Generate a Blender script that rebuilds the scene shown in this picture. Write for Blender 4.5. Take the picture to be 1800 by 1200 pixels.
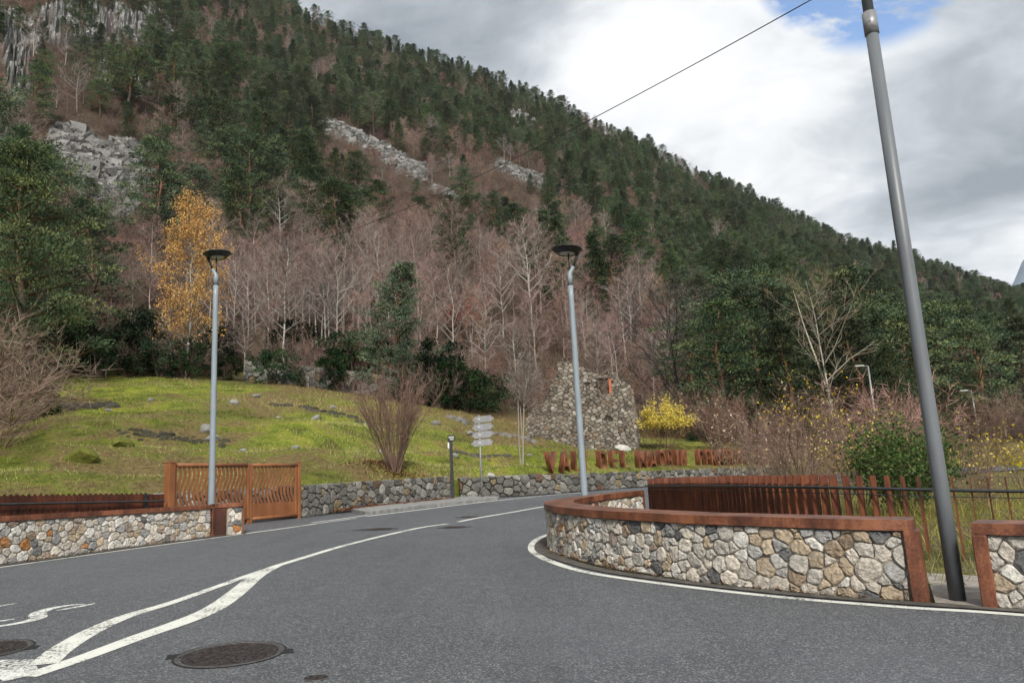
import bpy, bmesh, math, random
import numpy as np
from mathutils import Vector, Matrix, geometry

for _o in list(bpy.data.objects):
    bpy.data.objects.remove(_o)
SC = bpy.context.scene
COL = SC.collection
R_ = math.radians
rng = np.random.default_rng(7)
random.seed(7)

# ------------------------------------------------------------------ camera
cam_d = bpy.data.cameras.new('camera')
cam = bpy.data.objects.new('camera', cam_d)
COL.objects.link(cam)
cam_d.sensor_fit = 'HORIZONTAL'
cam_d.sensor_width = 36.0
cam_d.lens = 36.0 * 1352.0 / 1800.0
cam_d.clip_start = 0.05
cam_d.clip_end = 12000
cam.matrix_world = (Matrix.Translation((0, 0, 1.6)) @ Matrix.Rotation(R_(90 + 10.6134), 4, 'X')
                    @ Matrix.Rotation(R_(-3.01), 4, 'Z'))
SC.camera = cam

# ------------------------------------------------------------------ light
SUN_EL, SUN_AZ = 38.0, 172.0          # azimuth from +Y (view axis), clockwise
sun_d = bpy.data.lights.new('sun', 'SUN')
sun_d.energy = 1.5
sun_d.angle = R_(10)
sun_d.color = (1.0, 0.955, 0.88)
sun = bpy.data.objects.new('sun', sun_d)
COL.objects.link(sun)
_sd = Vector((math.sin(R_(SUN_AZ)) * math.cos(R_(SUN_EL)), math.cos(R_(SUN_AZ)) * math.cos(R_(SUN_EL)), math.sin(R_(SUN_EL))))
sun.rotation_euler = (-_sd).to_track_quat('-Z', 'Y').to_euler()
sun.location = (0, -20, 60)

SC.view_settings.view_transform = 'Standard'
SC.view_settings.look = 'None'
SC.view_settings.gamma = 1.0
SC.view_settings.exposure = 1.75
SC.view_settings.use_curve_mapping = False
HAZE = .00007
SC.render.engine = 'CYCLES'
SC.cycles.volume_bounces = 0
SC.cycles.use_denoising = True
SC.cycles.use_adaptive_sampling = True
SC.cycles.adaptive_threshold = .015
SC.cycles.adaptive_min_samples = 16
SC.cycles.max_bounces = 3
SC.cycles.diffuse_bounces = 2
SC.cycles.glossy_bounces = 1
SC.cycles.transparent_max_bounces = 6

# ------------------------------------------------------------------ node helper
class NT:
    def __init__(s, tree):
        s.t = tree
        tree.nodes.clear()
    def n(s, typ, ins=None, **props):
        nd = s.t.nodes.new(typ)
        for k, v in props.items():
            setattr(nd, k, v)
        for k, v in (ins or {}).items():
            sock = nd.inputs[k]
            if isinstance(v, bpy.types.NodeSocket):
                s.t.links.new(v, sock)
            else:
                if hasattr(sock, 'default_value') and isinstance(v, (tuple, list)) and len(v) == 3 and sock.type == 'RGBA':
                    v = (*v, 1)
                sock.default_value = v
        return nd
    def link(s, a, b):
        s.t.links.new(a, b)
    def math(s, op, a, b=None, c=None, clamp=False):
        ins = {0: a}
        if b is not None: ins[1] = b
        if c is not None: ins[2] = c
        return s.n('ShaderNodeMath', ins, operation=op, use_clamp=clamp).outputs[0]
    def mix(s, f, a, b, blend='MIX'):
        nd = s.n('ShaderNodeMix', None, data_type='RGBA', blend_type=blend)
        for i, v in ((0, f), (6, a), (7, b)):
            if isinstance(v, bpy.types.NodeSocket): s.t.links.new(v, nd.inputs[i])
            else: nd.inputs[i].default_value = (*v, 1) if isinstance(v, (tuple, list)) and len(v) == 3 else v
        return nd.outputs[2]
    def noise(s, vec, scale, detail=4, rough=.55, **kw):
        ins = {'Scale': scale, 'Detail': detail, 'Roughness': rough}
        if vec is not None: ins['Vector'] = vec
        return s.n('ShaderNodeTexNoise', ins, **kw).outputs[0]
    def ramp(s, f, stops, interp='LINEAR'):
        nd = s.n('ShaderNodeValToRGB', {0: f})
        cr = nd.color_ramp
        cr.interpolation = interp
        while len(cr.elements) < len(stops): cr.elements.new(0.5)
        for e, (p, col) in zip(cr.elements, stops):
            e.position = p
            e.color = (col, col, col, 1) if not isinstance(col, (tuple, list)) else (*col, 1)
        return nd.outputs[0]
    def mapr(s, v, a, b, c=0., d=1.):
        return s.n('ShaderNodeMapRange', {0: v, 1: a, 2: b, 3: c, 4: d}).outputs[0]
    def vec(s, v, sc):
        return s.n('ShaderNodeMapping', {'Vector': v, 'Scale': sc}).outputs[0]

# ------------------------------------------------------------------ sky
W = bpy.data.worlds.new('World')
SC.world = W
W.use_nodes = True
t = NT(W.node_tree)
CLOUD_STRENGTH = 0.355
sky = t.n('ShaderNodeTexSky', None, sky_type='NISHITA')
sky.sun_disc = False
sky.sun_elevation = R_(SUN_EL)
sky.sun_rotation = R_(SUN_AZ)
sky.air_density = 1.0
sky.dust_density = 0.6
sky.ozone_density = 2.5
tc = t.n('ShaderNodeTexCoord').outputs['Generated']
sep = t.n('ShaderNodeSeparateXYZ', {0: tc})
zz = t.math('ADD', t.math('MAXIMUM', sep.outputs[2], 0.0), 0.30)
pv = t.n('ShaderNodeCombineXYZ', {0: t.math('DIVIDE', sep.outputs[0], zz), 1: t.math('DIVIDE', sep.outputs[1], zz), 2: 0.0}).outputs[0]
def skydir(az, el):
    return (math.sin(R_(az)) * math.cos(R_(el)), math.cos(R_(az)) * math.cos(R_(el)), math.sin(R_(el)))
def lobe(az, el, inner, outer):
    d = t.n('ShaderNodeVectorMath', {0: tc, 1: skydir(az, el)}, operation='DOT_PRODUCT').outputs['Value']
    return t.n('ShaderNodeMapRange', {0: d, 1: math.cos(R_(outer)), 2: math.cos(R_(inner)), 3: 0.0, 4: 1.0}, interpolation_type='SMOOTHSTEP').outputs[0]
warp = t.n('ShaderNodeTexNoise', {'Vector': pv, 'Scale': 1.3, 'Detail': 3.0}).outputs[1]
pw = t.n('ShaderNodeVectorMath', {0: pv, 1: t.n('ShaderNodeVectorMath', {0: warp, 'Scale': .55}, operation='SCALE').outputs[0]}, operation='ADD').outputs[0]
n1 = t.noise(pw, 1.5, 8, .55)
n2 = t.noise(pw, 4.2, 8, .58)
n3 = t.noise(pw, 7.0, 9, .66)
br = t.math('ADD', t.math('MULTIPLY', n1, 0.6), t.math('MULTIPLY', n2, 0.4))
br = t.math('ADD', t.math('MULTIPLY', t.math('SUBTRACT', br, .5), 1.7), .5)
br = t.math('ADD', br, t.math('MULTIPLY', lobe(11, 29, 2, 14), 0.09))
br = t.math('ADD', br, t.math('MULTIPLY', lobe(24, 27, 1, 10), 0.07))
br = t.math('ADD', br, t.math('MULTIPLY', lobe(21, 15, 1, 8), 0.10))
br = t.math('SUBTRACT', br, t.math('MULTIPLY', lobe(29, 19, 1, 10), 0.10))
br = t.math('SUBTRACT', br, t.math('MULTIPLY', lobe(-6, 34, 2, 12), 0.10))
cl = t.ramp(br, [(.28, (.27, .305, .345)), (.42, (.42, .455, .495)), (.53, (.58, .615, .65)), (.65, (.80, .82, .84)), (.80, (.98, .98, .98))])
gap = t.math('MULTIPLY', lobe(29.0, 34.2, 4.2, 8.2), t.mapr(n3, .30, .50))
bgs = t.n('ShaderNodeBackground', {'Color': sky.outputs[0], 'Strength': 0.075})
bgc = t.n('ShaderNodeBackground', {'Color': cl, 'Strength': CLOUD_STRENGTH})
mx = t.n('ShaderNodeMixShader', {0: t.mapr(gap, .12, .55), 1: bgc.outputs[0], 2: bgs.outputs[0]})
wo = t.n('ShaderNodeOutputWorld', {0: mx.outputs[0]})

# ------------------------------------------------------------------ materials
MAT = {}
def material(name):
    m = bpy.data.materials.new(name)
    m.use_nodes = True
    MAT[name] = m
    return m, NT(m.node_tree)
def finish(t, color, rough=.8, bump=None, bstr=.3, bdist=.02, metal=0., spec=.3, **kw):
    ins = {'Base Color': color, 'Roughness': rough, 'Metallic': metal, 'Specular IOR Level': spec}
    if bump is not None:
        ins['Normal'] = t.n('ShaderNodeBump', {'Height': bump, 'Strength': bstr, 'Distance': bdist}).outputs[0]
    b = t.n('ShaderNodeBsdfPrincipled', ins)
    t.n('ShaderNodeOutputMaterial', {0: b.outputs[0]})
    return b
def objvec(t):
    return t.n('ShaderNodeTexCoord').outputs['Object']
def wpos(t):
    return t.n('ShaderNodeNewGeometry').outputs['Position']

# asphalt
m, t = material('asphalt')
p = wpos(t)
big = t.noise(p, .35, 5, .6)
mid = t.noise(p, 3.0, 5, .6)
fine = t.noise(p, 70, 3, .7)
vor = t.n('ShaderNodeTexVoronoi', {'Vector': p, 'Scale': 95.0}, feature='F1')
agg = t.n('ShaderNodeSeparateColor', {0: vor.outputs['Color']}).outputs[0]
base = t.ramp(t.math('ADD', t.math('MULTIPLY', big, .6), t.math('MULTIPLY', mid, .4)), [(.35, (.046, .050, .056)), (.65, (.070, .075, .082))])
base = t.mix(t.ramp(agg, [(.0, .0), (.6, .05), (.86, .5), (1, 1)]), base, (.27, .275, .28))
base = t.mix(t.ramp(fine, [(.3, .55), (.55, 0)]), base, (.03, .03, .033))
streak = t.noise(t.vec(p, (1.6, .10, 1)), 1.4, 5, .6)
base = t.mix(t.mapr(streak, .50, .70, 0, .25), base, (.045, .046, .049))
patch = t.noise(p, .22, 3, .5)
base = t.mix(t.mapr(patch, .55, .57, 0, .18), base, (.115, .122, .13))
spot = t.noise(p, 1.9, 2, .4)
base = t.mix(t.mapr(spot, .70, .82, 0, .2), base, (.035, .035, .037))
finish(t, base, t.ramp(mid, [(.3, .62), (.7, .8)]), t.math('ADD', agg, fine), .5, .006, spec=.4)

# paint on the road, worn through to the asphalt
m, t = material('road_paint')
p = wpos(t)
wn = t.noise(p, 34, 5, .75)
wl = t.noise(p, 1.6, 4, .6)
col = t.mix(t.noise(p, 9, 4), (.50, .50, .45), (.72, .72, .66))
b = t.n('ShaderNodeBsdfPrincipled', {'Base Color': col, 'Roughness': .75, 'Specular IOR Level': .3})
tr = t.n('ShaderNodeBsdfTransparent')
wear = t.math('ADD', wn, t.math('MULTIPLY', wl, .55))
mxs = t.n('ShaderNodeMixShader', {0: t.mapr(wear, .66, .72), 1: tr.outputs[0], 2: b.outputs[0]})
t.n('ShaderNodeOutputMaterial', {0: mxs.outputs[0]})
m, t = material('road_paint_worn')
p = wpos(t)
wn = t.noise(p, 30, 5, .75)
wl = t.noise(p, 1.4, 4, .6)
b = t.n('ShaderNodeBsdfPrincipled', {'Base Color': (.62, .62, .58, 1), 'Roughness': .75})
tr = t.n('ShaderNodeBsdfTransparent')
wear = t.math('ADD', wn, t.math('MULTIPLY', wl, .5))
mxs = t.n('ShaderNodeMixShader', {0: t.mapr(wear, .68, .84), 1: tr.outputs[0], 2: b.outputs[0]})
t.n('ShaderNodeOutputMaterial', {0: mxs.outputs[0]})

m, t = material('road_paint_letter')
p = wpos(t)
wear = t.math('ADD', t.noise(p, 30, 5, .75), t.math('MULTIPLY', t.noise(p, 1.4, 4, .6), .4))
b = t.n('ShaderNodeBsdfPrincipled', {'Base Color': (.64, .64, .60, 1), 'Roughness': .75})
tr = t.n('ShaderNodeBsdfTransparent')
mxs = t.n('ShaderNodeMixShader', {0: t.mapr(wear, .56, .72), 1: tr.outputs[0], 2: b.outputs[0]})
t.n('ShaderNodeOutputMaterial', {0: mxs.outputs[0]})

# corten steel
def corten(name, lo, mid_, hi, rough=.55, spec=.4):
    m, t = material(name)
    p = wpos(t)
    a = t.noise(t.vec(p, (1, 1, .45)), 3.2, 7, .65)
    s_ = t.noise(t.vec(p, (7, 7, .6)), 2.0, 5, .6)
    f = t.noise(p, 42, 4, .7)
    v = t.math('ADD', t.math('MULTIPLY', a, .56), t.math('ADD', t.math('MULTIPLY', s_, .12), t.math('MULTIPLY', f, .32)))
    c = t.ramp(v, [(.40, lo), (.5, mid_), (.58, hi)])
    finish(t, c, t.mapr(a, .3, .7, rough, rough + .2), f, .25, .004, metal=0.0, spec=spec)
corten('corten', (.055, .018, .010), (.135, .045, .021), (.25, .092, .042), .32, .6)
corten('corten_dark', (.030, .009, .005), (.068, .019, .009), (.12, .034, .015))
corten('corten_fence', (.050, .014, .007), (.115, .033, .014), (.19, .058, .022), .5)
corten('corten_gate', (.175, .064, .023), (.225, .085, .031), (.285, .112, .043), .45)

# stones, colour carried by the stone itself
def stone_mat(name, noise_lo, noise_hi, lichen, stain=.45):
    m, t = material(name)
    p = wpos(t)
    at = t.n('ShaderNodeAttribute', None, attribute_name='Col').outputs['Color']
    n = t.noise(p, 26, 7, .7)
    n_b = t.noise(p, 7, 5, .6)
    c = t.mix(1.0, at, t.ramp(n, [(.28, noise_lo), (.7, noise_hi)]), 'MULTIPLY')
    c = t.mix(t.mapr(n_b, .55, .8, 0, .5), c, lichen)
    dk = t.noise(p, 2.2, 5, .6)
    c = t.mix(t.mapr(dk, .52, .72, 0, stain), c, t.mix(1.0, c, (.45, .41, .36), 'MULTIPLY'))
    finish(t, c, .9, t.math('ADD', n, t.math('MULTIPLY', n_b, 1.6)), 1.0, .045, spec=.2)
stone_mat('stone_light', .5, 1.4, (.60, .57, .52), .18)
stone_mat('stone_dark', .35, 1.3, (.20, .20, .17))
stone_mat('rock', .4, 1.3, (.36, .36, .35))
m, t = material('mortar')
p = wpos(t)
finish(t, t.ramp(t.noise(p, 30, 5), [(.3, (.17, .145, .115)), (.7, (.34, .30, .25))]), .95, t.noise(p, 60, 4), .6, .01)
m, t = material('mortar_dark')
p = wpos(t)
finish(t, t.ramp(t.noise(p, 20, 5), [(.3, (.018, .017, .014)), (.7, (.06, .055, .045))]), .95, t.noise(p, 60, 4), .6, .01)
m, t = material('concrete')
p = wpos(t)
finish(t, t.ramp(t.noise(p, 5, 7, .65), [(.3, (.13, .13, .125)), (.7, (.30, .295, .28))]), .9, t.noise(p, 50, 4), .4, .006)
m, t = material('gutter')
p = wpos(t)
finish(t, t.ramp(t.noise(p, 6, 7, .65), [(.3, (.045, .042, .036)), (.7, (.12, .112, .098))]), .9, t.noise(p, 50, 4), .5, .008)
m, t = material('cast_iron')
p = wpos(t)
finish(t, t.ramp(t.noise(p, 40, 5, .65), [(.3, (.018, .016, .016)), (.7, (.06, .052, .05))]), .6, t.noise(p, 60, 3), .5, .006, metal=.3)
m, t = material('worn_iron')
p = wpos(t)
finish(t, t.ramp(t.noise(p, 30, 5, .65), [(.3, (.05, .048, .046)), (.7, (.14, .135, .13))]), .45, t.noise(p, 60, 3), .4, .005, metal=.3)
m, t = material('lid_iron')
p = wpos(t)
finish(t, t.ramp(t.noise(p, 26, 6, .7), [(.32, (.014, .012, .012)), (.55, (.045, .036, .033)), (.72, (.11, .10, .095))]), .55, t.noise(p, 50, 4), .7, .01, metal=.2)
m, t = material('tar')
finish(t, (.018, .018, .02), .5)
m, t = material('grey_paint')
p = wpos(t)
finish(t, t.ramp(t.noise(t.vec(p, (3, 3, .7)), 3, 6, .6), [(.3, (.19, .225, .25)), (.7, (.25, .29, .32))]), .42, spec=.5)
m, t = material('pole_paint')
p = wpos(t)
hz = t.n('ShaderNodeSeparateXYZ', {0: p}).outputs[2]
dirt = t.math('MULTIPLY', t.mapr(hz, .38, 1.15, 1, 0), t.mapr(t.noise(t.vec(p, (9, 9, 2)), 2, 5), .25, .6, .4, 1))
finish(t, t.mix(t.math('MULTIPLY', dirt, .75), t.ramp(t.noise(t.vec(p, (3, 3, .7)), 3, 6, .6), [(.3, (.105, .115, .125)), (.7, (.14, .152, .163))]), (.035, .038, .042)), .45, spec=.5)
m, t = material('dark_metal')
p = wpos(t)
finish(t, t.ramp(t.noise(p, 9, 4), [(.3, (.012, .013, .015)), (.7, (.03, .032, .035))]), .4, spec=.5)
m, t = material('galvanised')
p = wpos(t)
finish(t, t.ramp(t.noise(p, 14, 5), [(.3, (.20, .20, .205)), (.7, (.30, .30, .305))]), .45, metal=.3)
m, t = material('lens')
finish(t, (.45, .45, .42), .2)
m, t = material('white_box')
finish(t, (.7, .7, .68), .5)
m, t = material('cable_black')
finish(t, (.02, .02, .022), .5)
m, t = material('brick_jamb')
p = wpos(t)
finish(t, t.ramp(t.noise(p, 8, 5), [(.3, (.26, .075, .04)), (.7, (.45, .15, .08))]), .9, t.noise(p, 30, 4), .5, .01)
m, t = material('wood_old')
finish(t, t.ramp(t.noise(t.vec(objvec(t), (8, 8, 1)), 4, 5), [(.3, (.05, .04, .03)), (.7, (.12, .10, .08))]), .9)

# leaves, twigs, bark: colour from the mesh, varied plant by plant
def plant_mat(name, var=.35, trans=0., rough=.85, spec=.15):
    m, t = material(name)
    at = t.n('ShaderNodeAttribute', None, attribute_name='Col').outputs['Color']
    rnd = t.n('ShaderNodeObjectInfo').outputs['Random']
    v = t.mapr(rnd, 0, 1, 1 - var, 1 + var)
    c = t.n('ShaderNodeVectorMath', {0: at, 'Scale': v}, operation='SCALE').outputs[0]
    hs = t.n('ShaderNodeHueSaturation', {'Hue': t.mapr(t.math('FRACT', t.math('MULTIPLY', rnd, 17.3)), 0, 1, .482, .518), 'Saturation': t.mapr(t.math('FRACT', t.math('MULTIPLY', rnd, 7.7)), 0, 1, .8, 1.1), 'Color': c}).outputs[0]
    if trans:
        d = t.n('ShaderNodeBsdfDiffuse', {'Color': hs})
        tl = t.n('ShaderNodeBsdfTranslucent', {'Color': hs})
        ms = t.n('ShaderNodeMixShader', {0: trans, 1: d.outputs[0], 2: tl.outputs[0]})
        t.n('ShaderNodeOutputMaterial', {0: ms.outputs[0]})
    else:
        finish(t, hs, rough, spec=spec)
plant_mat('needles', .5, .15)
plant_mat('leaf', .12, .3)
plant_mat('twig', .28)
plant_mat('bark', .15)
plant_mat('blade', .05, .25)
m, t = material('birch_bark')
p = objvec(t)
bb = t.noise(t.vec(p, (2.5, 2.5, 9)), 2.2, 5, .6)
finish(t, t.ramp(bb, [(.38, (.06, .05, .04)), (.48, (.34, .31, .27)), (.62, (.50, .47, .42))]), .8)

# hillside: meadow grass near, leaf litter and rock under the forest
m, t = material('hillside')
p = wpos(t)
mk = t.n('ShaderNodeAttribute', None, attribute_name='Col').outputs['Color']
mks = t.n('ShaderNodeSeparateColor', {0: mk})
n_l = t.noise(p, .11, 6, .62)
n_m = t.noise(p, .55, 7, .68)
n_f = t.noise(t.vec(p, (1, 1, 2.2)), 5.5, 6, .75)
g1 = t.ramp(n_m, [(.36, (.085, .082, .02)), (.48, (.15, .19, .022)), (.62, (.32, .31, .045))])
g1 = t.mix(t.ramp(n_f, [(.32, .8), (.5, 0.1), (.62, 0)]), g1, (.04, .045, .012))
brn = t.ramp(n_f, [(.35, (.07, .048, .024)), (.65, (.22, .155, .08))])
gcol = t.mix(t.ramp(t.math('ADD', t.math('MULTIPLY', n_l, .55), t.math('MULTIPLY', n_m, .45)), [(.485, 0), (.55, .9)]), g1, brn)
litter = t.ramp(n_f, [(.3, (.018, .014, .010)), (.5, (.055, .040, .028)), (.7, (.115, .083, .057))])
rockc = t.ramp(t.noise(t.vec(p, (1, 1, .35)), 1.1, 8, .7), [(.35, (.07, .068, .064)), (.5, (.22, .215, .205)), (.66, (.44, .43, .41))])
dry = t.ramp(n_f, [(.3, (.075, .055, .024)), (.7, (.23, .17, .075))])
col = t.mix(mks.outputs[0], litter, gcol)
col = t.mix(mks.outputs[1], col, rockc)
col = t.mix(mks.outputs[2], col, dry)
finish(t, col, .95, t.math('ADD', n_f, t.math('MULTIPLY', n_m, 1.5)), .9, .12, spec=.1)
m, t = material('earth')
p = wpos(t)
n_f = t.noise(p, 7, 6, .7)
n_m = t.noise(p, .7, 5, .6)
c = t.ramp(n_f, [(.3, (.04, .032, .02)), (.7, (.17, .14, .08))])
c = t.mix(t.mapr(n_m, .45, .6), c, t.ramp(n_f, [(.3, (.06, .065, .015)), (.7, (.22, .20, .06))]))
finish(t, c, .95, n_f, .8, .05, spec=.1)
m, t = material('paving')
p = wpos(t)
finish(t, t.ramp(t.noise(p, 9, 6, .65), [(.3, (.16, .14, .12)), (.7, (.36, .32, .28))]), .9, t.noise(p, 30, 5), .5, .01)
m, t = material('cliff')
p = wpos(t)
ck = t.noise(t.vec(p, (1, 1, .22)), .9, 9, .72)
cb = t.noise(p, .16, 6, .65)
cc_ = t.ramp(ck, [(.36, (.035, .034, .032)), (.46, (.17, .167, .16)), (.56, (.36, .355, .34)), (.68, (.55, .54, .52))])
cc_ = t.mix(t.mapr(cb, .52, .66, 0, .75), cc_, (.075, .07, .045))
finish(t, cc_, .95, t.math('ADD', ck, t.noise(p, 1.8, 6, .7)), 1.0, .8, spec=.1)
m, t = material('hazed_far_rock')
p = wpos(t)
finish(t, t.ramp(t.noise(p, .004, 7, .65), [(.35, (.10, .14, .18)), (.65, (.22, .27, .32))]), .95)  # blue of the distant air is painted into the rock colour

# ------------------------------------------------------------------ mesh helpers
class MB:
    """collects triangles with a colour per vertex"""
    def __init__(s):
        s.v, s.f, s.c, s.n = [], [], [], 0
    def add(s, v, f, col):
        v = np.asarray(v, float).reshape(-1, 3)
        f = np.asarray(f, int).reshape(-1, 3)
        c = np.asarray(col, float)
        if c.ndim == 1: c = np.tile(c, (len(v), 1))
        s.v.append(v); s.f.append(f + s.n); s.c.append(c); s.n += len(v)
    def tube(s, pts, rad, sides=5, col=(.1, .1, .1), cap=True):
        pts = np.asarray(pts, float)
        n = len(pts)
        rad = np.broadcast_to(np.asarray(rad, float), (n,))
        tan = np.gradient(pts, axis=0)
        tan /= np.linalg.norm(tan, axis=1)[:, None] + 1e-9
        ref = np.array([0, 0, 1.]) if abs(tan[0][2]) < .9 else np.array([1., 0, 0])
        a = np.cross(tan, ref); a /= np.linalg.norm(a, axis=1)[:, None] + 1e-9
        b = np.cross(tan, a)
        th = np.arange(sides) * 2 * math.pi / sides
        ring = (np.cos(th)[None, :, None] * a[:, None, :] + np.sin(th)[None, :, None] * b[:, None, :]) * rad[:, None, None] + pts[:, None, :]
        v = ring.reshape(-1, 3)
        i = np.arange(n - 1)[:, None] * sides
        j = np.arange(sides)[None, :]
        k = (j + 1) % sides
        q0, q1, q2, q3 = (i + j).ravel(), (i + k).ravel(), (i + sides + k).ravel(), (i + sides + j).ravel()
        f = np.concatenate([np.c_[q0, q2, q1], np.c_[q0, q3, q2]])
        if cap:
            e = [[(n - 1) * sides, (n - 1) * sides + x + 1, (n - 1) * sides + x + 2][::-1] for x in range(sides - 2)]
            e = [[x[2], x[1], x[0]][::-1] for x in e]
            e += [[0, x + 1, x + 2] for x in range(sides - 2)]
            f = np.concatenate([f, np.array(e)])
        s.add(v, f, col)
    def slivers(s, p, d, w, col):
        """thin tapering twigs: p (n,3) base, d (n,3) vector, w width"""
        n = len(p)
        side = np.cross(d, rng.normal(size=(n, 3)))
        side /= np.linalg.norm(side, axis=1)[:, None] + 1e-9
        w = np.broadcast_to(w, (n,))[:, None]
        v = np.stack([p - side * w * .5, p + side * w * .5, p + d], 1).reshape(-1, 3)
        f = np.arange(3 * n).reshape(-1, 3)
        c = np.asarray(col, float)
        if c.ndim == 1: c = np.tile(c, (n, 1))
        s.add(v, f, np.repeat(c, 3, 0))
    def quads(s, p, d, side, col):
        """leaf quads: p base, d length vector, side half width vector"""
        n = len(p)
        v = np.stack([p, p + d * .5 - side, p + d, p + d * .5 + side], 1).reshape(-1, 3)
        b = np.arange(n)[:, None] * 4
        f = np.concatenate([b + np.array([[0, 1, 2]]), b + np.array([[0, 2, 3]])])
        c = np.asarray(col, float)
        if c.ndim == 1: c = np.tile(c, (n, 1))
        s.add(v, f, np.repeat(c, 4, 0))
    def box(s, c, size, col=(.2, .2, .2), rz=0.):
        x, y, z = np.array(size) / 2
        v = np.array([[-x, -y, -z], [x, -y, -z], [x, y, -z], [-x, y, -z], [-x, -y, z], [x, -y, z], [x, y, z], [-x, y, z]])
        cs, sn = math.cos(rz), math.sin(rz)
        v = np.c_[v[:, 0] * cs - v[:, 1] * sn, v[:, 0] * sn + v[:, 1] * cs, v[:, 2]] + np.array(c)
        q = [(0, 3, 2, 1), (4, 5, 6, 7), (0, 1, 5, 4), (1, 2, 6, 5), (2, 3, 7, 6), (3, 0, 4, 7)]
        f = [x for a_ in q for x in ((a_[0], a_[1], a_[2]), (a_[0], a_[2], a_[3]))]
        s.add(v, f, col)
    def lathe(s, prof, sides=24, col=(.2, .2, .2), axis_fn=None):
        prof = np.asarray(prof, float)
        th = np.arange(sides) * 2 * math.pi / sides
        v = np.stack([prof[:, 0, None] * np.cos(th), prof[:, 0, None] * np.sin(th), np.repeat(prof[:, 1, None], sides, 1)], -1).reshape(-1, 3)
        if axis_fn is not None: v = axis_fn(v)
        n = len(prof)
        i = np.arange(n - 1)[:, None] * sides
        j = np.arange(sides)[None, :]
        k = (j + 1) % sides
        q0, q1, q2, q3 = (i + j).ravel(), (i + k).ravel(), (i + sides + k).ravel(), (i + sides + j).ravel()
        s.add(v, np.concatenate([np.c_[q0, q1, q2], np.c_[q0, q2, q3]]), col)
    def mesh(s, name, smooth=False):
        me = bpy.data.meshes.new(name)
        v = np.concatenate(s.v).astype(np.float32); f = np.concatenate(s.f).astype(np.int32); c = np.concatenate(s.c)
        me.vertices.add(len(v)); me.vertices.foreach_set('co', v.ravel())
        me.loops.add(f.size); me.loops.foreach_set('vertex_index', f.ravel())
        me.polygons.add(len(f)); me.polygons.foreach_set('loop_start', np.arange(0, f.size, 3, dtype=np.int32))
        ca = me.color_attributes.new('Col', 'FLOAT_COLOR', 'POINT')
        ca.data.foreach_set('color', np.c_[c, np.ones(len(c))].astype(np.float32).ravel())
        me.polygons.foreach_set('use_smooth', np.full(len(f), smooth))
        me.update(calc_edges=True)
        return me
    def build(s, name, mat, parent=None, smooth=False):
        return link(name, s.mesh(name, smooth), mat, parent)

def link(name, me, mat=None, parent=None):
    o = bpy.data.objects.new(name, me)
    COL.objects.link(o)
    if mat is not None and me is not None and len(me.materials) == 0:
        me.materials.append(MAT[mat])
    if parent is not None:
        o.parent = parent
    return o
def tag(o, label=None, cat=None, group=None, kind=None):
    for k, v in (('label', label), ('category', cat), ('group', group), ('kind', kind)):
        if v: o[k] = v
    return o
def empty(name, loc=(0, 0, 0), rz=0., label=None, cat=None, group=None):
    o = bpy.data.objects.new(name, None)
    COL.objects.link(o)
    o.location = loc
    o.rotation_euler = (0, 0, rz)
    o.empty_display_size = .2
    return tag(o, label, cat, group)
def bm_obj(name, bm, mat, parent=None, smooth=False):
    me = bpy.data.meshes.new(name)
    bmesh.ops.recalc_face_normals(bm, faces=bm.faces)
    bm.to_mesh(me); bm.free()
    me.polygons.foreach_set('use_smooth', np.full(len(me.polygons), smooth))
    return link(name, me, mat, parent)
def bevel_box(name, mat, c, size, rz=0., parent=None, bev=.008):
    bm = bmesh.new()
    bmesh.ops.create_cube(bm, size=1.0, matrix=Matrix.Translation(c) @ Matrix.Rotation(rz, 4, 'Z') @ Matrix.Diagonal((*size, 1)))
    if bev: bmesh.ops.bevel(bm, geom=bm.edges[:] , offset=bev, segments=1, affect='EDGES')
    return bm_obj(name, bm, mat, parent)
def strip_mesh(left, right, z_fn):
    n = len(left)
    v = [(x, y, z_fn(x, y)) for x, y in left] + [(x, y, z_fn(x, y)) for x, y in right]
    f = [(i, i + 1, n + i + 1, n + i) for i in range(n - 1)]
    me = bpy.data.meshes.new('strip')
    me.from_pydata(v, [], f)
    return me

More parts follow.
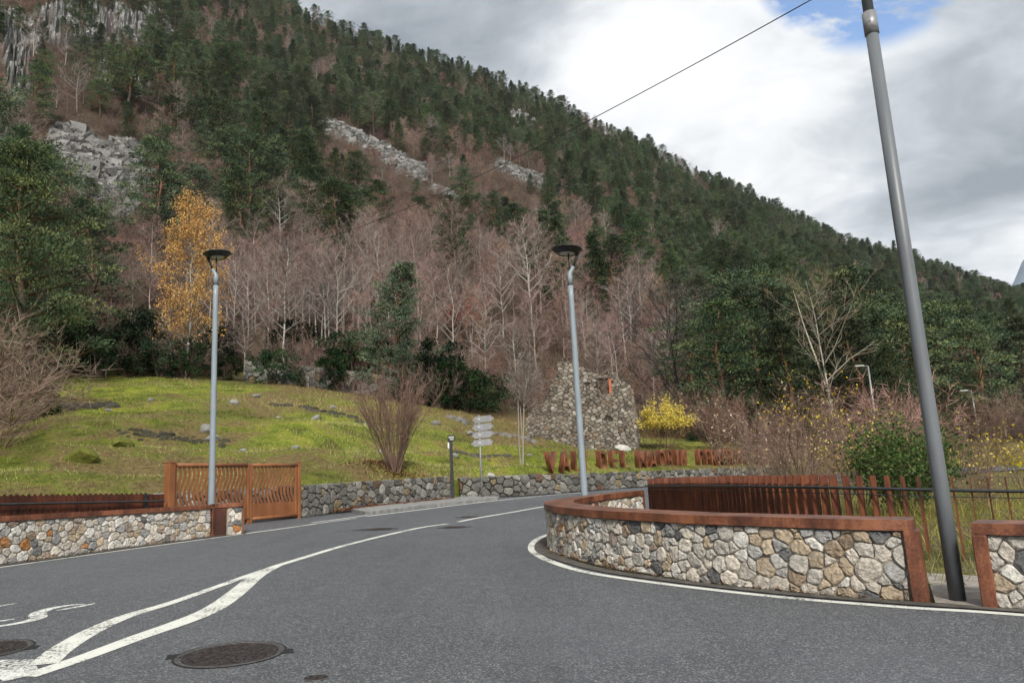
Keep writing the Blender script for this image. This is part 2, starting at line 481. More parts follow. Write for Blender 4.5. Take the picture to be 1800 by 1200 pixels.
def plane_z(x, y):
    """height of the sloping carriageway"""
    return -.02 * x + .032 * y + .23
def spline(pts, n_per=8):
    P = np.array(pts, float)
    out = []
    Q = np.vstack([2 * P[0] - P[1], P, 2 * P[-1] - P[-2]])
    for i in range(1, len(Q) - 2):
        p0, p1, p2, p3 = Q[i - 1], Q[i], Q[i + 1], Q[i + 2]
        for k in range(n_per):
            u = k / n_per
            out.append(.5 * ((2 * p1) + (-p0 + p2) * u + (2 * p0 - 5 * p1 + 4 * p2 - p3) * u * u + (-p0 + 3 * p1 - 3 * p2 + p3) * u ** 3))
    out.append(P[-1])
    return np.array(out)
class Path:
    """arc-length path in plan; left normal = travel direction turned left"""
    def __init__(s, pts, smooth=True, n_per=10):
        s.p = spline(pts, n_per) if smooth else np.array(pts, float)
        d = np.linalg.norm(np.diff(s.p[:, :2], axis=0), axis=1)
        s.s = np.r_[0, np.cumsum(d)]
        s.L = s.s[-1]
        tg = np.gradient(s.p[:, :2], axis=0) if smooth else None
        if smooth:
            s.t = tg / np.linalg.norm(tg, axis=1)[:, None]
        else:
            dd = np.diff(s.p[:, :2], axis=0); dd /= np.linalg.norm(dd, axis=1)[:, None]
            m_ = np.vstack([dd[:1], (dd[1:] + dd[:-1]) / 2, dd[-1:]])
            s.t = m_ / np.linalg.norm(m_, axis=1)[:, None]
    def at(s, u):
        u = np.asarray(u, float)
        x = np.interp(u, s.s, s.p[:, 0]); y = np.interp(u, s.s, s.p[:, 1])
        tx = np.interp(u, s.s, s.t[:, 0]); ty = np.interp(u, s.s, s.t[:, 1])
        l = np.hypot(tx, ty)
        return x, y, tx / l, ty / l
# lattice noise for shapes
def _hash(i, j):
    h = np.sin(i * 127.1 + j * 311.7) * 43758.5453
    return h - np.floor(h)
def vnoise(x, y):
    i, j = np.floor(x), np.floor(y)
    u, v = x - i, y - j
    u, v = u * u * (3 - 2 * u), v * v * (3 - 2 * v)
    return (_hash(i, j) * (1 - u) + _hash(i + 1, j) * u) * (1 - v) + (_hash(i, j + 1) * (1 - u) + _hash(i + 1, j + 1) * u) * v
def fbm(x, y, o=4):
    s, a, r = 0., .5, 0.
    for k in range(o):
        s = s + a * (vnoise(x * 2 ** k + 17.3 * k, y * 2 ** k - 9.1 * k) - .5)
        a *= .5
    return s

# ================================================================== the large setting
# foot of the hillside: the line of the retaining walls, seen in plan
FOOT = [(-60, -14), (-30, 3), (-20, 8.5), (-12.1, 15.3), (-9.7, 18.75), (-7.3, 21.45), (-6.1, 21.75), (-4.7, 25.15), (-2.6, 28.5), (-2.3, 29.75),
        (.1, 30.3), (1.9, 32.0), (4, 34.0), (8, 37.5), (15, 44.0), (25, 51), (45, 58), (90, 60), (200, 20)]
_fa = np.array([math.degrees(math.atan2(x, y)) for x, y in FOOT])
_fx = np.concatenate([np.linspace(FOOT[i][0], FOOT[i + 1][0], 24, endpoint=False) for i in range(len(FOOT) - 1)])
_fy = np.concatenate([np.linspace(FOOT[i][1], FOOT[i + 1][1], 24, endpoint=False) for i in range(len(FOOT) - 1)])
F_AZ = np.degrees(np.arctan2(_fx, _fy)); F_R = np.hypot(_fx, _fy)
_zt = np.interp(F_AZ, [-100, -60, -38, -26, -16, -10.5, -5.2, -4.4, 5, 12, 19, 24, 30, 100], [1.6, 1.75, 1.78, 1.84, 1.86, 1.94, 2.03, 1.93, 1.95, 1.93, 1.9, 2.0, 2.0, 2.0])
# edge of the forest and crest of the mountain
E_AZ = [-100, -60, -34, -31, -24.3, -16.8, -10.7, -4.5, 1.8, 8, 16, 23.4, 33, 60, 100]
E_R = [60, 70, 70, 68, 66, 62, 58, 54, 56, 58, 62, 70, 85, 110, 150]
E_T = [.13, .13, .128, .150, .149, .139, .1225, .0985, .0745, .0535, .041, .029, .021, .02, .02]
C_AZ = [-100, -60, -36.4, -25.3, -15.1, -8, -1.15, 5.5, 11.9, 17.85, 21.6, 25, 28.4, 31.5, 34.3, 45, 70, 100]
C_R = [420, 430, 430, 425, 420, 425, 435, 450, 470, 500, 530, 560, 600, 640, 680, 800, 900, 900]
C_T = [.62, .72, .815, .757, .650, .606, .565, .500, .427, .351, .305, .259, .231, .199, .170, .10, .08, .08]
POW = 1.3
def terr_azr(az, r):
    rw = np.interp(az, F_AZ, F_R) + .12
    zw = np.interp(az, F_AZ, _zt) - .04
    re = np.interp(az, E_AZ, E_R)
    ze = 1.6 + re * np.interp(az, E_AZ, E_T)
    rc = np.interp(az, C_AZ, C_R)
    zc = 1.6 + rc * np.interp(az, C_AZ, C_T)
    x, y = r * np.sin(np.radians(az)), r * np.cos(np.radians(az))
    t1 = np.clip((r - rw) / (re - rw), 0, 1)
    zm = zw + (ze - zw) * (t1 * .8 + t1 * t1 * .2)
    w = np.clip((r - rw) / 4, 0, 1) * np.clip(1.3 - t1, 0.3, 1)
    ter = t1 * 5.2 + fbm(x * .07, y * .07, 2) * 1.6
    zm = zm + w * (fbm(x * .12, y * .12, 4) * 1.3 + fbm(x * .6, y * .6, 3) * .34) + np.clip(r - rw, 0, 3) / 3 * np.sin(ter * 6.283) * .30 * (1 - t1)
    t2 = np.clip((r - re) / (rc - re), 0, 1)
    zf = ze + (zc - ze) * t2 ** POW
    wf = np.clip(t2 * 6, 0, 1) * np.clip((1 - t2) * 8, .15, 1)
    zf = zf + wf * (fbm(x * .011, y * .011, 4) * 26 + fbm(x * .06, y * .06, 3) * 5)
    zb = zc + (r - rc) * .12
    z = np.where(r < re, zm, np.where(r < rc, zf, zb))
    return np.where(r < rw, np.maximum(plane_z(x, y), 0) * 1.0, z)
def terr(x, y):
    return terr_azr(np.degrees(np.arctan2(x, y)), np.hypot(x, y))
def tz(x, y):
    return float(terr(np.array([x]), np.array([y]))[0])
def polar(az, r):
    return r * math.sin(R_(az)), r * math.cos(R_(az))

# scree fields and cliff, az / range windows
SCREE = [(-30.8, 156, -27.4, 156, 1.9, 14), (-29.4, 146, -28.0, 143, 1.2, 9), (-13.2, 258, -7.0, 234, 1.1, 10), (-5.2, 222, -4.2, 220, .6, 5), (.2, 260, 2.6, 262, .7, 6)]
def seg_d(az, r, a0, r0, a1, r1, wa, wr):
    px, py, qx, qy = az / wa, r / wr, 0, 0
    ax, ay, bx, by = a0 / wa, r0 / wr, a1 / wa, r1 / wr
    t_ = np.clip(((px - ax) * (bx - ax) + (py - ay) * (by - ay)) / ((bx - ax) ** 2 + (by - ay) ** 2 + 1e-9), 0, 1)
    return np.hypot(px - ax - t_ * (bx - ax), py - ay - t_ * (by - ay))
def scree_mask(az, r):
    m_ = 0
    nz = fbm(az * .9, r * .06, 3) * .9
    for q in SCREE:
        m_ = np.maximum(m_, 1.15 - seg_d(az, r, *q) + nz)
    return np.clip(m_ * 2.2, 0, 1)
CLIFF = [(-38, 208, -33.5, 222, 1.7, 14), (-31.5, 232, -28.0, 262, 1.6, 20), (-28.3, 252, -25.8, 275, 1.4, 18), (-29.0, 198, -27.2, 200, .9, 8), (-10.9, 372, -10.3, 378, .5, 7), (1.5, 385, 2.2, 392, .6, 8), (-34.6, 200, -34, 180, .8, 8)]
def cliff_mask(az, r):
    m_ = 0
    nz = fbm(az * 1.1 + 40, r * .05, 4) * 1.3
    for q in CLIFF:
        m_ = np.maximum(m_, 1.05 - seg_d(az, r, *q) + nz)
    return np.clip(m_ * 2.0, 0, 1)

def dry_patch(x, y):
    return np.clip((fbm(x * .085 + 5, y * .085 + 2, 4) * 1.6 + fbm(x * .5, y * .5, 3) * .9 - .02) * 4, 0, 1)
def build_hillside():
    az = np.concatenate([np.arange(-95, -40, 1.5), np.arange(-40, 40, .3), np.arange(40, 90, 1.5)])
    tt = np.concatenate([np.linspace(0, 1, 64)])
    us = np.concatenate([np.linspace(0, 1, 60, endpoint=False), 1 + np.linspace(0, 1, 150), [2.15, 2.4]])
    A, U = np.meshgrid(az, us, indexing='ij')
    rw = np.interp(A, F_AZ, F_R) + .13
    re = np.interp(A, E_AZ, E_R); rc = np.interp(A, C_AZ, C_R)
    R = np.where(U < 1, rw + (re - rw) * U, np.where(U <= 2, re + (rc - re) * (U - 1), rc + (U - 2) * rc))
    Z = terr_azr(A, R)
    X, Y = R * np.sin(np.radians(A)), R * np.cos(np.radians(A))
    cm = cliff_mask(A, R)
    # crags stand out from the slope in ribs and steps
    rib = np.abs(fbm(A * 2.6 + 7, R * .012, 4)) * 2
    step = fbm(A * .8, Z * .05, 3)
    X = X - np.sin(np.radians(A)) * cm * (rib * 4 + step * 5)
    Y = Y - np.cos(np.radians(A)) * cm * (rib * 4 + step * 5)
    Z = Z + cm * (rib * 2)
    mead = np.clip((1.03 - U) * 14 + fbm(X * .2, Y * .2, 3) * 1.5, 0, 1)
    rightdry = np.clip((A - 11.5) / 3, 0, 1) * (U < 1.02)
    rock = np.maximum(scree_mask(A, R), cm)
    pt = dry_patch(X, Y) * (U < 1.02)
    col = np.stack([mead, rock * (U > 1), np.maximum(rightdry * .8, pt * .75)], -1)
    na, nu = A.shape
    # skirt down to the road level at the foot
    V = np.stack([X, Y, Z], -1)
    sk = V[:, :1].copy(); sk[:, :, 2] = plane_z(sk[:, :, 0], sk[:, :, 1]) - .3
    V = np.concatenate([sk, V], 1); col = np.concatenate([col[:, :1], col], 1); nu += 1
    i = np.arange(na - 1)[:, None] * nu; j = np.arange(nu - 1)[None, :]
    q0, q1, q2, q3 = (i + j).ravel(), (i + nu + j).ravel(), (i + nu + j + 1).ravel(), (i + j + 1).ravel()
    b = MB()
    b.add(V.reshape(-1, 3), np.concatenate([np.c_[q0, q1, q2], np.c_[q0, q2, q3]]), col.reshape(-1, 3))
    return tag(b.build('hill', 'hillside', smooth=True), 'steep forested mountain slope rising from a green meadow', kind='structure')
build_hillside()

def build_cliff(a0, a1, r0, r1, na, nr, name, label):
    A, R = np.meshgrid(np.linspace(a0, a1, na), np.linspace(r0, r1, nr), indexing='ij')
    X, Y = R * np.sin(np.radians(A)), R * np.cos(np.radians(A))
    Z = terr_azr(A, R); cm = cliff_mask(A, R)
    jt = fbm(A * 1.9, R * .02, 3)
    st = 11.
    q = (Z + jt * 26) / st
    zs = (np.floor(q) + np.clip((q - np.floor(q) - .62) / .34, 0, 1)) * st - jt * 26 + st * .35
    rib = np.abs(fbm(A * 3.0 + 3, Z * .05, 4)) + .25 * np.abs(fbm(A * 9, Z * .22, 3))
    Z2 = np.where(cm > .05, Z + (zs - Z) * np.clip(cm * 1.6, 0, 1) + .4 + fbm(X * .5, Y * .5, 3) * 1.6, Z - 3) - (1 - np.clip(cm * 4, 0, 1)) * 3
    push = cm * (rib * 12 - 1.5 + fbm(A * 2.2, Z * .12, 3) * 6)
    X = X - np.sin(np.radians(A)) * push; Y = Y - np.cos(np.radians(A)) * push
    i = np.arange(na - 1)[:, None] * nr; j = np.arange(nr - 1)[None, :]
    q0, q1, q2, q3 = (i + j).ravel(), (i + nr + j).ravel(), (i + nr + j + 1).ravel(), (i + j + 1).ravel()
    F = np.concatenate([np.c_[q0, q1, q2], np.c_[q0, q2, q3]])
    V = np.stack([X, Y, Z2], -1).reshape(-1, 3)
    keep = (cm.ravel()[F] > .0).any(1)
    b = MB(); b.add(V, F[keep], (.3, .3, .3))
    return tag(b.build(name, 'cliff', smooth=False), label, kind='structure')
build_cliff(-40, -24, 170, 310, 300, 190, 'cliff', 'grey cracked cliff faces at the top left of the slope')
build_cliff(-11.8, -9.4, 355, 395, 40, 40, 'cliff', 'small pale crag near the middle of the ridge')
build_cliff(.5, 3.2, 370, 408, 40, 40, 'cliff', 'small pale crag below the skyline')

# ground under everything near, falling away behind the camera to the horizon
_gx = [-3000, -400, -120, -40, -14, 0, 14, 40, 120, 300]
_gy = [-3000, -600, -150, -40, -10, 5, 20, 35, 48, 58]
_v = [(x, y, plane_z(np.clip(x, -120, 120), np.clip(y, -150, 60)) - .035) for y in _gy for x in _gx]
_f = [(j * 10 + i, j * 10 + i + 1, j * 10 + i + 11, j * 10 + i + 10) for j in range(9) for i in range(9)]
me = bpy.data.meshes.new('ground'); me.from_pydata(_v, [], _f)
tag(link('ground', me, 'earth'), 'earth and weeds beside the road', kind='structure')

def poly_sheet(name, mat, pts, dz, label, kind='structure', parent=None, thick=0.):
    P3 = [Vector((x, y, plane_z(x, y) + dz)) for x, y in pts]
    tris = geometry.tessellate_polygon([P3])
    me = bpy.data.meshes.new(name)
    v = [tuple(p) for p in P3]
    f = [tuple(t_) for t_ in tris]
    n = len(v)
    if thick:
        v += [(x, y, z - thick) for x, y, z in v[:n]]
        f += [(i, (i + 1) % n, n + (i + 1) % n, n + i) for i in range(n)]
    me.from_pydata(v, [], f)
    bm = bmesh.new(); bm.from_mesh(me); bmesh.ops.recalc_face_normals(bm, faces=bm.faces); bm.to_mesh(me); bm.free()
    if sum(p_.normal.z * p_.area for p_ in me.polygons) < 0: me.flip_normals()
    return tag(link(name, me, mat, parent), label, kind=kind)

ROAD = [(-16, -14), (-16, -6), (-10.6, 6), (-8.35, 12.3), (-6.55, 16.5), (-6.05, 16.95), (-7.6, 16.9), (-9.3, 18.9), (-7.15, 21.3), (-6.0, 21.65), (-4.68, 25.1), (-2.5, 28.5), (-2.3, 29.7),
        (.1, 30.25), (1.9, 31.95), (4, 33.95), (8, 37.45), (15, 43.9), (30, 51), (30, 44), (16, 36), (8, 28.5), (4.0, 21.5), (2.75, 17.2), (2.25, 16.75),
        (1.1, 14.9), (.52, 13.6), (.25, 12.3), (.48, 11.0), (1.0, 9.85), (1.8, 8.6), (2.7, 7.7), (3.5, 7.15), (4.3, 6.5), (8, 3.6), (16, -4), (16, -14)]
poly_sheet('road', 'asphalt', ROAD, 0., 'grey asphalt road curving uphill between stone walls')

# kerbed pavement before the far wall
pav = poly_sheet('pavement', 'concrete', [(-4.35, 21.9), (-4.1, 21.75), (-2.77, 24.7), (-.79, 27.63), (-.74, 28.5), (-2.2, 29.65), (-2.35, 28.55), (-4.52, 25.1), (-5.05, 23.4)], .10, 'narrow pavement with concrete kerb', thick=.18)
def ribbon(pts, w, smooth=True, n_per=8):
    P = Path(pts, smooth, n_per)
    wl = np.interp(np.linspace(0, 1, len(P.p)), np.linspace(0, 1, len(w)), w) if isinstance(w, (list, tuple)) else np.full(len(P.p), w)
    nx, ny = -P.t[:, 1], P.t[:, 0]
    return np.c_[P.p[:, 0] + nx * wl / 2, P.p[:, 1] + ny * wl / 2], np.c_[P.p[:, 0] - nx * wl / 2, P.p[:, 1] - ny * wl / 2]
def marking(name, pts, w, label, mat='road_paint', dz=.004, smooth=True):
    l, r = ribbon(pts, w, smooth)
    me = strip_mesh([tuple(x) for x in r], [tuple(x) for x in l], lambda x, y: plane_z(x, y) + dz)
    if sum(p_.normal.z * p_.area for p_ in me.polygons) < 0: me.flip_normals()
    return tag(link(name, me, mat), label, kind='structure')
marking('road_line', [(-10.2, 6.0), (-9.1, 9.4), (-8.02, 12.15), (-7.24, 14.02), (-5.95, 16.88)], .085, 'thin white edge line below the long stone wall')
marking('road_line', [(-5.95, 16.9), (-5.35, 18.2), (-4.85, 19.5), (-4.35, 20.7)], .10, 'white edge line across the gate entrance')
marking('road_line', [(-4.18, 21.3), (-3.25, 23.0), (-2.1, 25.23), (-.88, 27.3), (1.0, 30.0), (2.6, 31.6)], .13, 'white edge line along the far kerb')
marking('road_line', [(-5.2, 19.55), (-4.75, 20.5), (-4.33, 21.55), (-4.2, 22.2)], .11, 'short white line at the start of the kerb')
marking('road_line', [(-3.495, 11.28), (-3.34, 12.28), (-3.12, 13.65), (-2.655, 15.53), (-2.17, 17.03), (-1.66, 17.85)], .13, 'white centre line')
marking('road_line', [(-1.47, 18.3), (-1.065, 19.36), (-.24, 21.06), (.756, 23.2), (2.2, 25.3)], .13, 'white centre line beyond the gap')
marking('road_line', [(-3.50, 11.25), (-3.58, 10.42), (-3.65, 9.43), (-3.74, 8.42), (-3.86, 7.757), (-3.83, 7.078), (-3.71, 6.44), (-3.56, 5.95)], [.12, .12, .12, .13, .16, .19, .2, .2], 'upper branch of the forked white line')
marking('road_line', [(-3.495, 11.28), (-3.45, 10.3), (-3.23, 8.92), (-3.12, 8.0), (-3.16, 7.385), (-3.27, 6.78), (-3.36, 6.13), (-3.47, 5.62)], [.14, .2, .22, .22, .22, .19, .17, .16], 'lower branch of the forked white line', dz=.0045)
poly_sheet('road_line', 'road_paint_worn', [(-4.4, 6.2), (-3.99, 6.12), (-3.72, 6.1), (-3.42, 5.68), (-3.55, 5.5), (-3.75, 5.66), (-4.3, 5.78)], .0065, 'worn white patch where the forked lines meet')
marking('road_line', [(.62, 14.9), (.32, 14.02), (.18, 13.12), (.15, 12.3), (.21, 11.57), (.38, 10.76), (.69, 9.83), (1.15, 9.09), (1.85, 8.255), (2.54, 7.574), (3.318, 6.994), (4.033, 6.55), (6.0, 5.0), (8.5, 3.0)], [.13, .13, .14, .14, .13, .12, .11, .105, .105, .105, .105, .105, .105, .105], 'white edge line round the curved stone wall')
# painted letters on the left lane (lower part of a word that runs out of the picture)
marking('road_lettering', [(-5.12, 7.4), (-4.88, 7.47), (-4.76, 7.66), (-4.76, 7.84), (-4.86, 7.98), (-4.93, 8.14), (-4.93, 8.34), (-4.82, 8.5), (-4.70, 8.53)], [.05, .075, .11, .14, .16, .14, .1, .075, .04], 'worn white painted letter S', 'road_paint_letter')
marking('road_lettering', [(-4.80, 8.20), (-4.735, 8.29), (-4.66, 8.42), (-4.60, 8.56)], [.03, .07, .08, .03], 'worn white painted letter S', 'road_paint_letter')
marking('road_lettering', [(-5.3, 7.62), (-5.1, 7.67), (-4.97, 7.80)], [.05, .08, .03], 'worn white painted letter', 'road_paint_letter')
marking('road_lettering', [(-5.7, 8.5), (-5.62, 8.62), (-5.55, 8.72)], [.06, .06, .03], 'worn white painted letter', 'road_paint_letter')

# gutter strips at the foot of the near walls
def gutter(name, pts, w, label):
    l, r = ribbon(pts, w)
    me = strip_mesh([tuple(x) for x in r], [tuple(x) for x in l], lambda x, y: plane_z(x, y) + .012)
    if sum(p_.normal.z * p_.area for p_ in me.polygons) < 0: me.flip_normals()
    return tag(link(name, me, 'gutter'), label, kind='structure')
gutter('kerb', [(.86, 14.75), (.5, 13.95), (.34, 13.1), (.30, 12.3), (.36, 11.65), (.56, 10.85), (.90, 9.9), (1.33, 9.2), (2.0, 8.38), (2.68, 7.7), (3.45, 7.12), (4.15, 6.66), (6.1, 5.12), (8.6, 3.1)], [.2, .22, .24, .24, .22, .2, .18, .17, .16, .16, .16, .16, .16, .16], 'dark concrete strip at the foot of the curved wall')
gutter('kerb', [(-10.35, 6.1), (-9.25, 9.45), (-8.16, 12.22), (-7.38, 14.1), (-6.45, 16.25), (-5.95, 16.98)], .14, 'earthy strip at the foot of the long stone wall')
poly_sheet('path', 'paving', [(3.62, 7.15), (3.98, 6.86), (4.9, 8.4), (4.4, 8.8)], .01, 'stone paving in the gap between the walls')

# ------------------------------------------------------------------ masonry
def cells(L, H, size, seed, aspect=1.2, spread=.8):
    """uneven stones filling a strip L x H (power diagram of scattered centres)"""
    r = np.random.default_rng(seed)
    tries = int(L * H / (size * size) * 30) + 50
    PX, PY, RD = np.zeros(tries), np.zeros(tries), np.zeros(tries)
    cx, cy, jit = r.uniform(0, L, tries), r.uniform(0, H, tries), r.uniform(.5, 1.2, tries)
    n_ = 0
    for k in range(tries):
        f = 1 - .9 * (k / tries)
        rr = max(size * .5 * (1 + spread * (1.6 * f - .62) * jit[k]), size * .2)
        dx = (PX[:n_] - cx[k]) / aspect; dy = PY[:n_] - cy[k]
        if n_ and (dx * dx + dy * dy < ((RD[:n_] + rr) * .86) ** 2).any(): continue
        PX[n_], PY[n_], RD[n_] = cx[k], cy[k], rr; n_ += 1
    pts = np.c_[PX[:n_], PY[:n_]]; rad = RD[:n_]
    out = []
    for i in range(len(pts)):
        poly = [(0, 0), (L, 0), (L, H), (0, H)]
        d = pts - pts[i]
        dist = np.hypot(d[:, 0], d[:, 1])
        for j in np.argsort(dist)[1:26]:
            n = d[j] / dist[j]
            off = (dist[j] ** 2 + rad[i] ** 2 - rad[j] ** 2) / (2 * dist[j])
            q = []
            m_ = len(poly)
            sd = [(p_[0] - pts[i][0]) * n[0] + (p_[1] - pts[i][1]) * n[1] - off for p_ in poly]
            for k in range(m_):
                a_, b_ = poly[k], poly[(k + 1) % m_]
                if sd[k] <= 0: q.append(a_)
                if (sd[k] < 0) != (sd[(k + 1) % m_] < 0):
                    t_ = sd[k] / (sd[k] - sd[(k + 1) % m_])
                    q.append((a_[0] + (b_[0] - a_[0]) * t_, a_[1] + (b_[1] - a_[1]) * t_))
            poly = q
            if len(poly) < 3: break
        if len(poly) >= 3:
            q = np.array(poly)
            # split long edges, then shear the pattern about so that no two stones are alike
            q = np.concatenate([np.stack([q, (q + np.roll(q, -1, 0)) / 2], 1).reshape(-1, 2)])
            k = 1 / (size * 2.0)
            wu = fbm(q[:, 0] * k + seed, q[:, 1] * k, 2) * size * 1.5
            wv = fbm(q[:, 0] * k - 31, q[:, 1] * k + seed, 2) * size * 1.4 * np.sin(np.pi * np.clip(q[:, 1] / H, 0, 1)) ** .5
            wu = wu * np.clip(np.minimum(q[:, 0], L - q[:, 0]) / size, 0, 1)
            out.append(np.c_[q[:, 0] + wu, np.clip(q[:, 1] + wv, 0, H)])
    return out
def stone_shape(poly, gap, depth, r, npt=13):
    """stone outline -> rings (u, v, d) of a worn, domed stone"""
    c = poly.mean(0)
    # even points round the outline, corners worn off
    P = np.vstack([poly, poly[:1]])
    s = np.r_[0, np.cumsum(np.linalg.norm(np.diff(P, axis=0), axis=1))]
    u = (np.arange(npt) + r.uniform()) / npt * s[-1] % s[-1]
    o = np.c_[np.interp(u, s, P[:, 0]), np.interp(u, s, P[:, 1])]
    o = .90 * o + .05 * (np.roll(o, 1, 0) + np.roll(o, -1, 0))
    d = o - c
    l = np.linalg.norm(d, axis=1)
    l2 = np.maximum(l - gap, l * .55)
    d = d / l[:, None]
    size = l.mean()
    l2 = l2 * (1 + r.normal(0, .035, npt))
    dp = depth * (.75 + .5 * r.uniform())
    tilt = r.normal(0, .12, 2)
    rings = []
    for sc_, dd in ((1.03, -.35), (1.0, .45), (.78, .92)):
        uv = c + d * l2[:, None] * sc_
        dz = dp * dd * (1 + (r.normal(0, .16, npt) if dd > 0 else np.zeros(npt)))
        if dd > 0: dz = dz + ((uv - c) @ tilt) * .5
        rings.append(np.c_[uv + (r.normal(0, size * .05, (npt, 2)) if dd > .5 else 0), dz])
    ctr = np.array([[c[0] + r.normal(0, size * .12), c[1] + r.normal(0, size * .12), dp * r.uniform(.8, 1.1)]])
    V = np.vstack(rings + [ctr])
    F = []
    for k in range(2):
        for i in range(npt):
            j = (i + 1) % npt
            F += [(k * npt + i, k * npt + j, k * npt + npt + j), (k * npt + i, k * npt + npt + j, k * npt + npt + i)]
    F += [(2 * npt + i, 2 * npt + (i + 1) % npt, 3 * npt) for i in range(npt)]
    return V, F, size
PAL_LIGHT = [((.50, .465, .41), 26), ((.60, .54, .46), 24), ((.36, .35, .335), 12), ((.48, .385, .275), 18), ((.66, .63, .575), 16), ((.33, .25, .175), 6), ((.42, .19, .07), 1), ((.15, .15, .15), 6), ((.34, .27, .22), 8)]
PAL_DARK = [((.17, .165, .15), 30), ((.23, .22, .195), 25), ((.115, .112, .10), 16), ((.31, .295, .265), 14), ((.26, .205, .13), 8), ((.16, .10, .07), 3), ((.30, .29, .27), 5)]
PAL_RUIN = [((.245, .21, .17), 30), ((.32, .28, .23), 25), ((.165, .14, .115), 22), ((.41, .37, .315), 14), ((.25, .185, .135), 9)]
def pick(pal, r):
    w = np.array([x[1] for x in pal], float)
    c = np.array(pal[r.choice(len(pal), p=w / w.sum())][0])
    return np.clip(c * r.uniform(.82, 1.2), 0, .8)
def masonry(parent, path, u0, u1, base_fn, h_fn, size, gap, depth, pal, mat, seed, off=0., side=1, joined=False, limit=300, skip=None, v0=.0, aspect=1.2):
    """stones on the face of a wall. side=1: left of travel"""
    r = np.random.default_rng(seed)
    L = u1 - u0
    H = max(h_fn(u0), h_fn(u1), h_fn((u0 + u1) / 2))
    jm = MB(); count = 0
    cs = cells(L, H, size, seed, aspect)
    cs.sort(key=lambda q: -(q[:, 0].ptp() if hasattr(q[:, 0], 'ptp') else np.ptp(q[:, 0])) * np.ptp(q[:, 1]))
    for q in cs:
        if np.ptp(q[:, 0]) < size * .25 or np.ptp(q[:, 1]) < size * .2: continue
        cu, cv = q.mean(0)
        hh = h_fn(u0 + cu)
        if cv > hh - size * .16: continue
        q[:, 1] = np.minimum(q[:, 1], hh)
        if skip and skip(u0 + cu, cv): continue
        V, F, sz = stone_shape(q, gap, depth, r)
        x, y, tx, ty = path.at(u0 + V[:, 0])
        nx, ny = -ty * side, tx * side
        d = V[:, 2] + off
        bz = base_fn(x, y)
        P = np.c_[x + nx * d, y + ny * d, bz + v0 + V[:, 1]]
        col = pick(pal, r)
        Fa = np.array(F)
        if side < 0: Fa = Fa[:, ::-1]
        Fa = Fa[:, ::-1]
        if joined or count >= limit:
            jm.add(P, Fa, col)
        else:
            o_ = P.mean(0)
            b = MB(); b.add(P - o_, Fa, col)
            s_ = b.build('stone', mat, parent, smooth=False)
            s_.location = o_
            count += 1
    if jm.n:
        o_ = jm.build('small_stones' if not joined else 'stonework', mat, parent, smooth=False)
        o_['kind'] = 'stuff'
def wall_core(parent, path, u0, u1, base_fn, h_fn, thick, mat, name='mortar', n=60, inset=0., side=1):
    us = np.linspace(u0, u1, n)
    x, y, tx, ty = path.at(us)
    nx, ny = -ty * side, tx * side
    b = MB(); V = []
    for k in range(n):
        zb = base_fn(x[k], y[k]) - .2; zt = base_fn(x[k], y[k]) + h_fn(us[k])
        f = (x[k] - nx[k] * inset, y[k] - ny[k] * inset); g_ = (x[k] - nx[k] * thick, y[k] - ny[k] * thick)
        V += [(*f, zb), (*f, zt), (*g_, zt), (*g_, zb)]
    F = []
    for k in range(n - 1):
        for j in range(4):
            a_, b_, c_, d_ = 4 * k + j, 4 * k + (j + 1) % 4, 4 * k + 4 + (j + 1) % 4, 4 * k + 4 + j
            F += [(a_, b_, c_), (a_, c_, d_)]
    F += [(0, 2, 1), (0, 3, 2), (4 * n - 4, 4 * n - 3, 4 * n - 2), (4 * n - 4, 4 * n - 2, 4 * n - 1)]
    b.add(V, F, (.2, .2, .2))
    me = b.mesh(name)
    bm = bmesh.new(); bm.from_mesh(me); bmesh.ops.recalc_face_normals(bm, faces=bm.faces); bm.to_mesh(me); bm.free()
    return link(name, me, mat, parent)
def coping(parent, path, u0, u1, top_fn, thick, h, over, mat, name='cap', n=70, side=1):
    """steel cap: a box section along the wall"""
    us = np.linspace(u0, u1, n)
    x, y, tx, ty = path.at(us)
    nx, ny = -ty * side, tx * side
    bm = bmesh.new(); rows = []
    for k in range(n):
        zt = top_fn(us[k], x[k], y[k])
        f = (x[k] + nx[k] * over, y[k] + ny[k] * over); g_ = (x[k] - nx[k] * (thick + over), y[k] - ny[k] * (thick + over))
        rows.append([bm.verts.new((*f, zt - h)), bm.verts.new((*f, zt)), bm.verts.new((*g_, zt)), bm.verts.new((*g_, zt - h))])
    for k in range(n - 1):
        for j in range(4):
            bm.faces.new((rows[k][j], rows[k][(j + 1) % 4], rows[k + 1][(j + 1) % 4], rows[k + 1][j]))
    bm.faces.new(rows[0]); bm.faces.new(rows[-1][::-1])
    return bm_obj(name, bm, mat, parent)

# --- long wall on the near left
WL = Path([(-6.49, 16.43), (-7.46, 14.42), (-8.22, 12.45), (-9.75, 8.9), (-10.75, 6.0)])
CAPH = .085
def hL(u): return float(np.interp(u, [0, 2.2, 4.3, WL.L], [.655, .70, .755, .76]))
w = empty('stone_wall', (-7.46, 14.42, plane_z(-7.46, 14.42)), 0, 'long low rubble stone wall with rusty steel cap beside the left lane', 'stone wall')
def place(root):
    """children were laid out in world space: make them relative to the root"""
    off = Vector(root.location)
    for o in root.children:
        o.location = Vector(o.location) - off
wall_core(w, WL, .0, WL.L, plane_z, lambda u: hL(u) - CAPH, .34, 'mortar')
masonry(w, WL, .02, 6.2, plane_z, lambda u: hL(u) - CAPH - .004, .092, .0045, .03, PAL_LIGHT, 'stone_light', 11)
coping(w, WL, 0, WL.L, lambda u, x, y: plane_z(x, y) + hL(u), .34, CAPH, .05, 'corten')
x, y, tx, ty = [float(v) for v in WL.at(0)]
_rz = math.atan2(ty, tx)
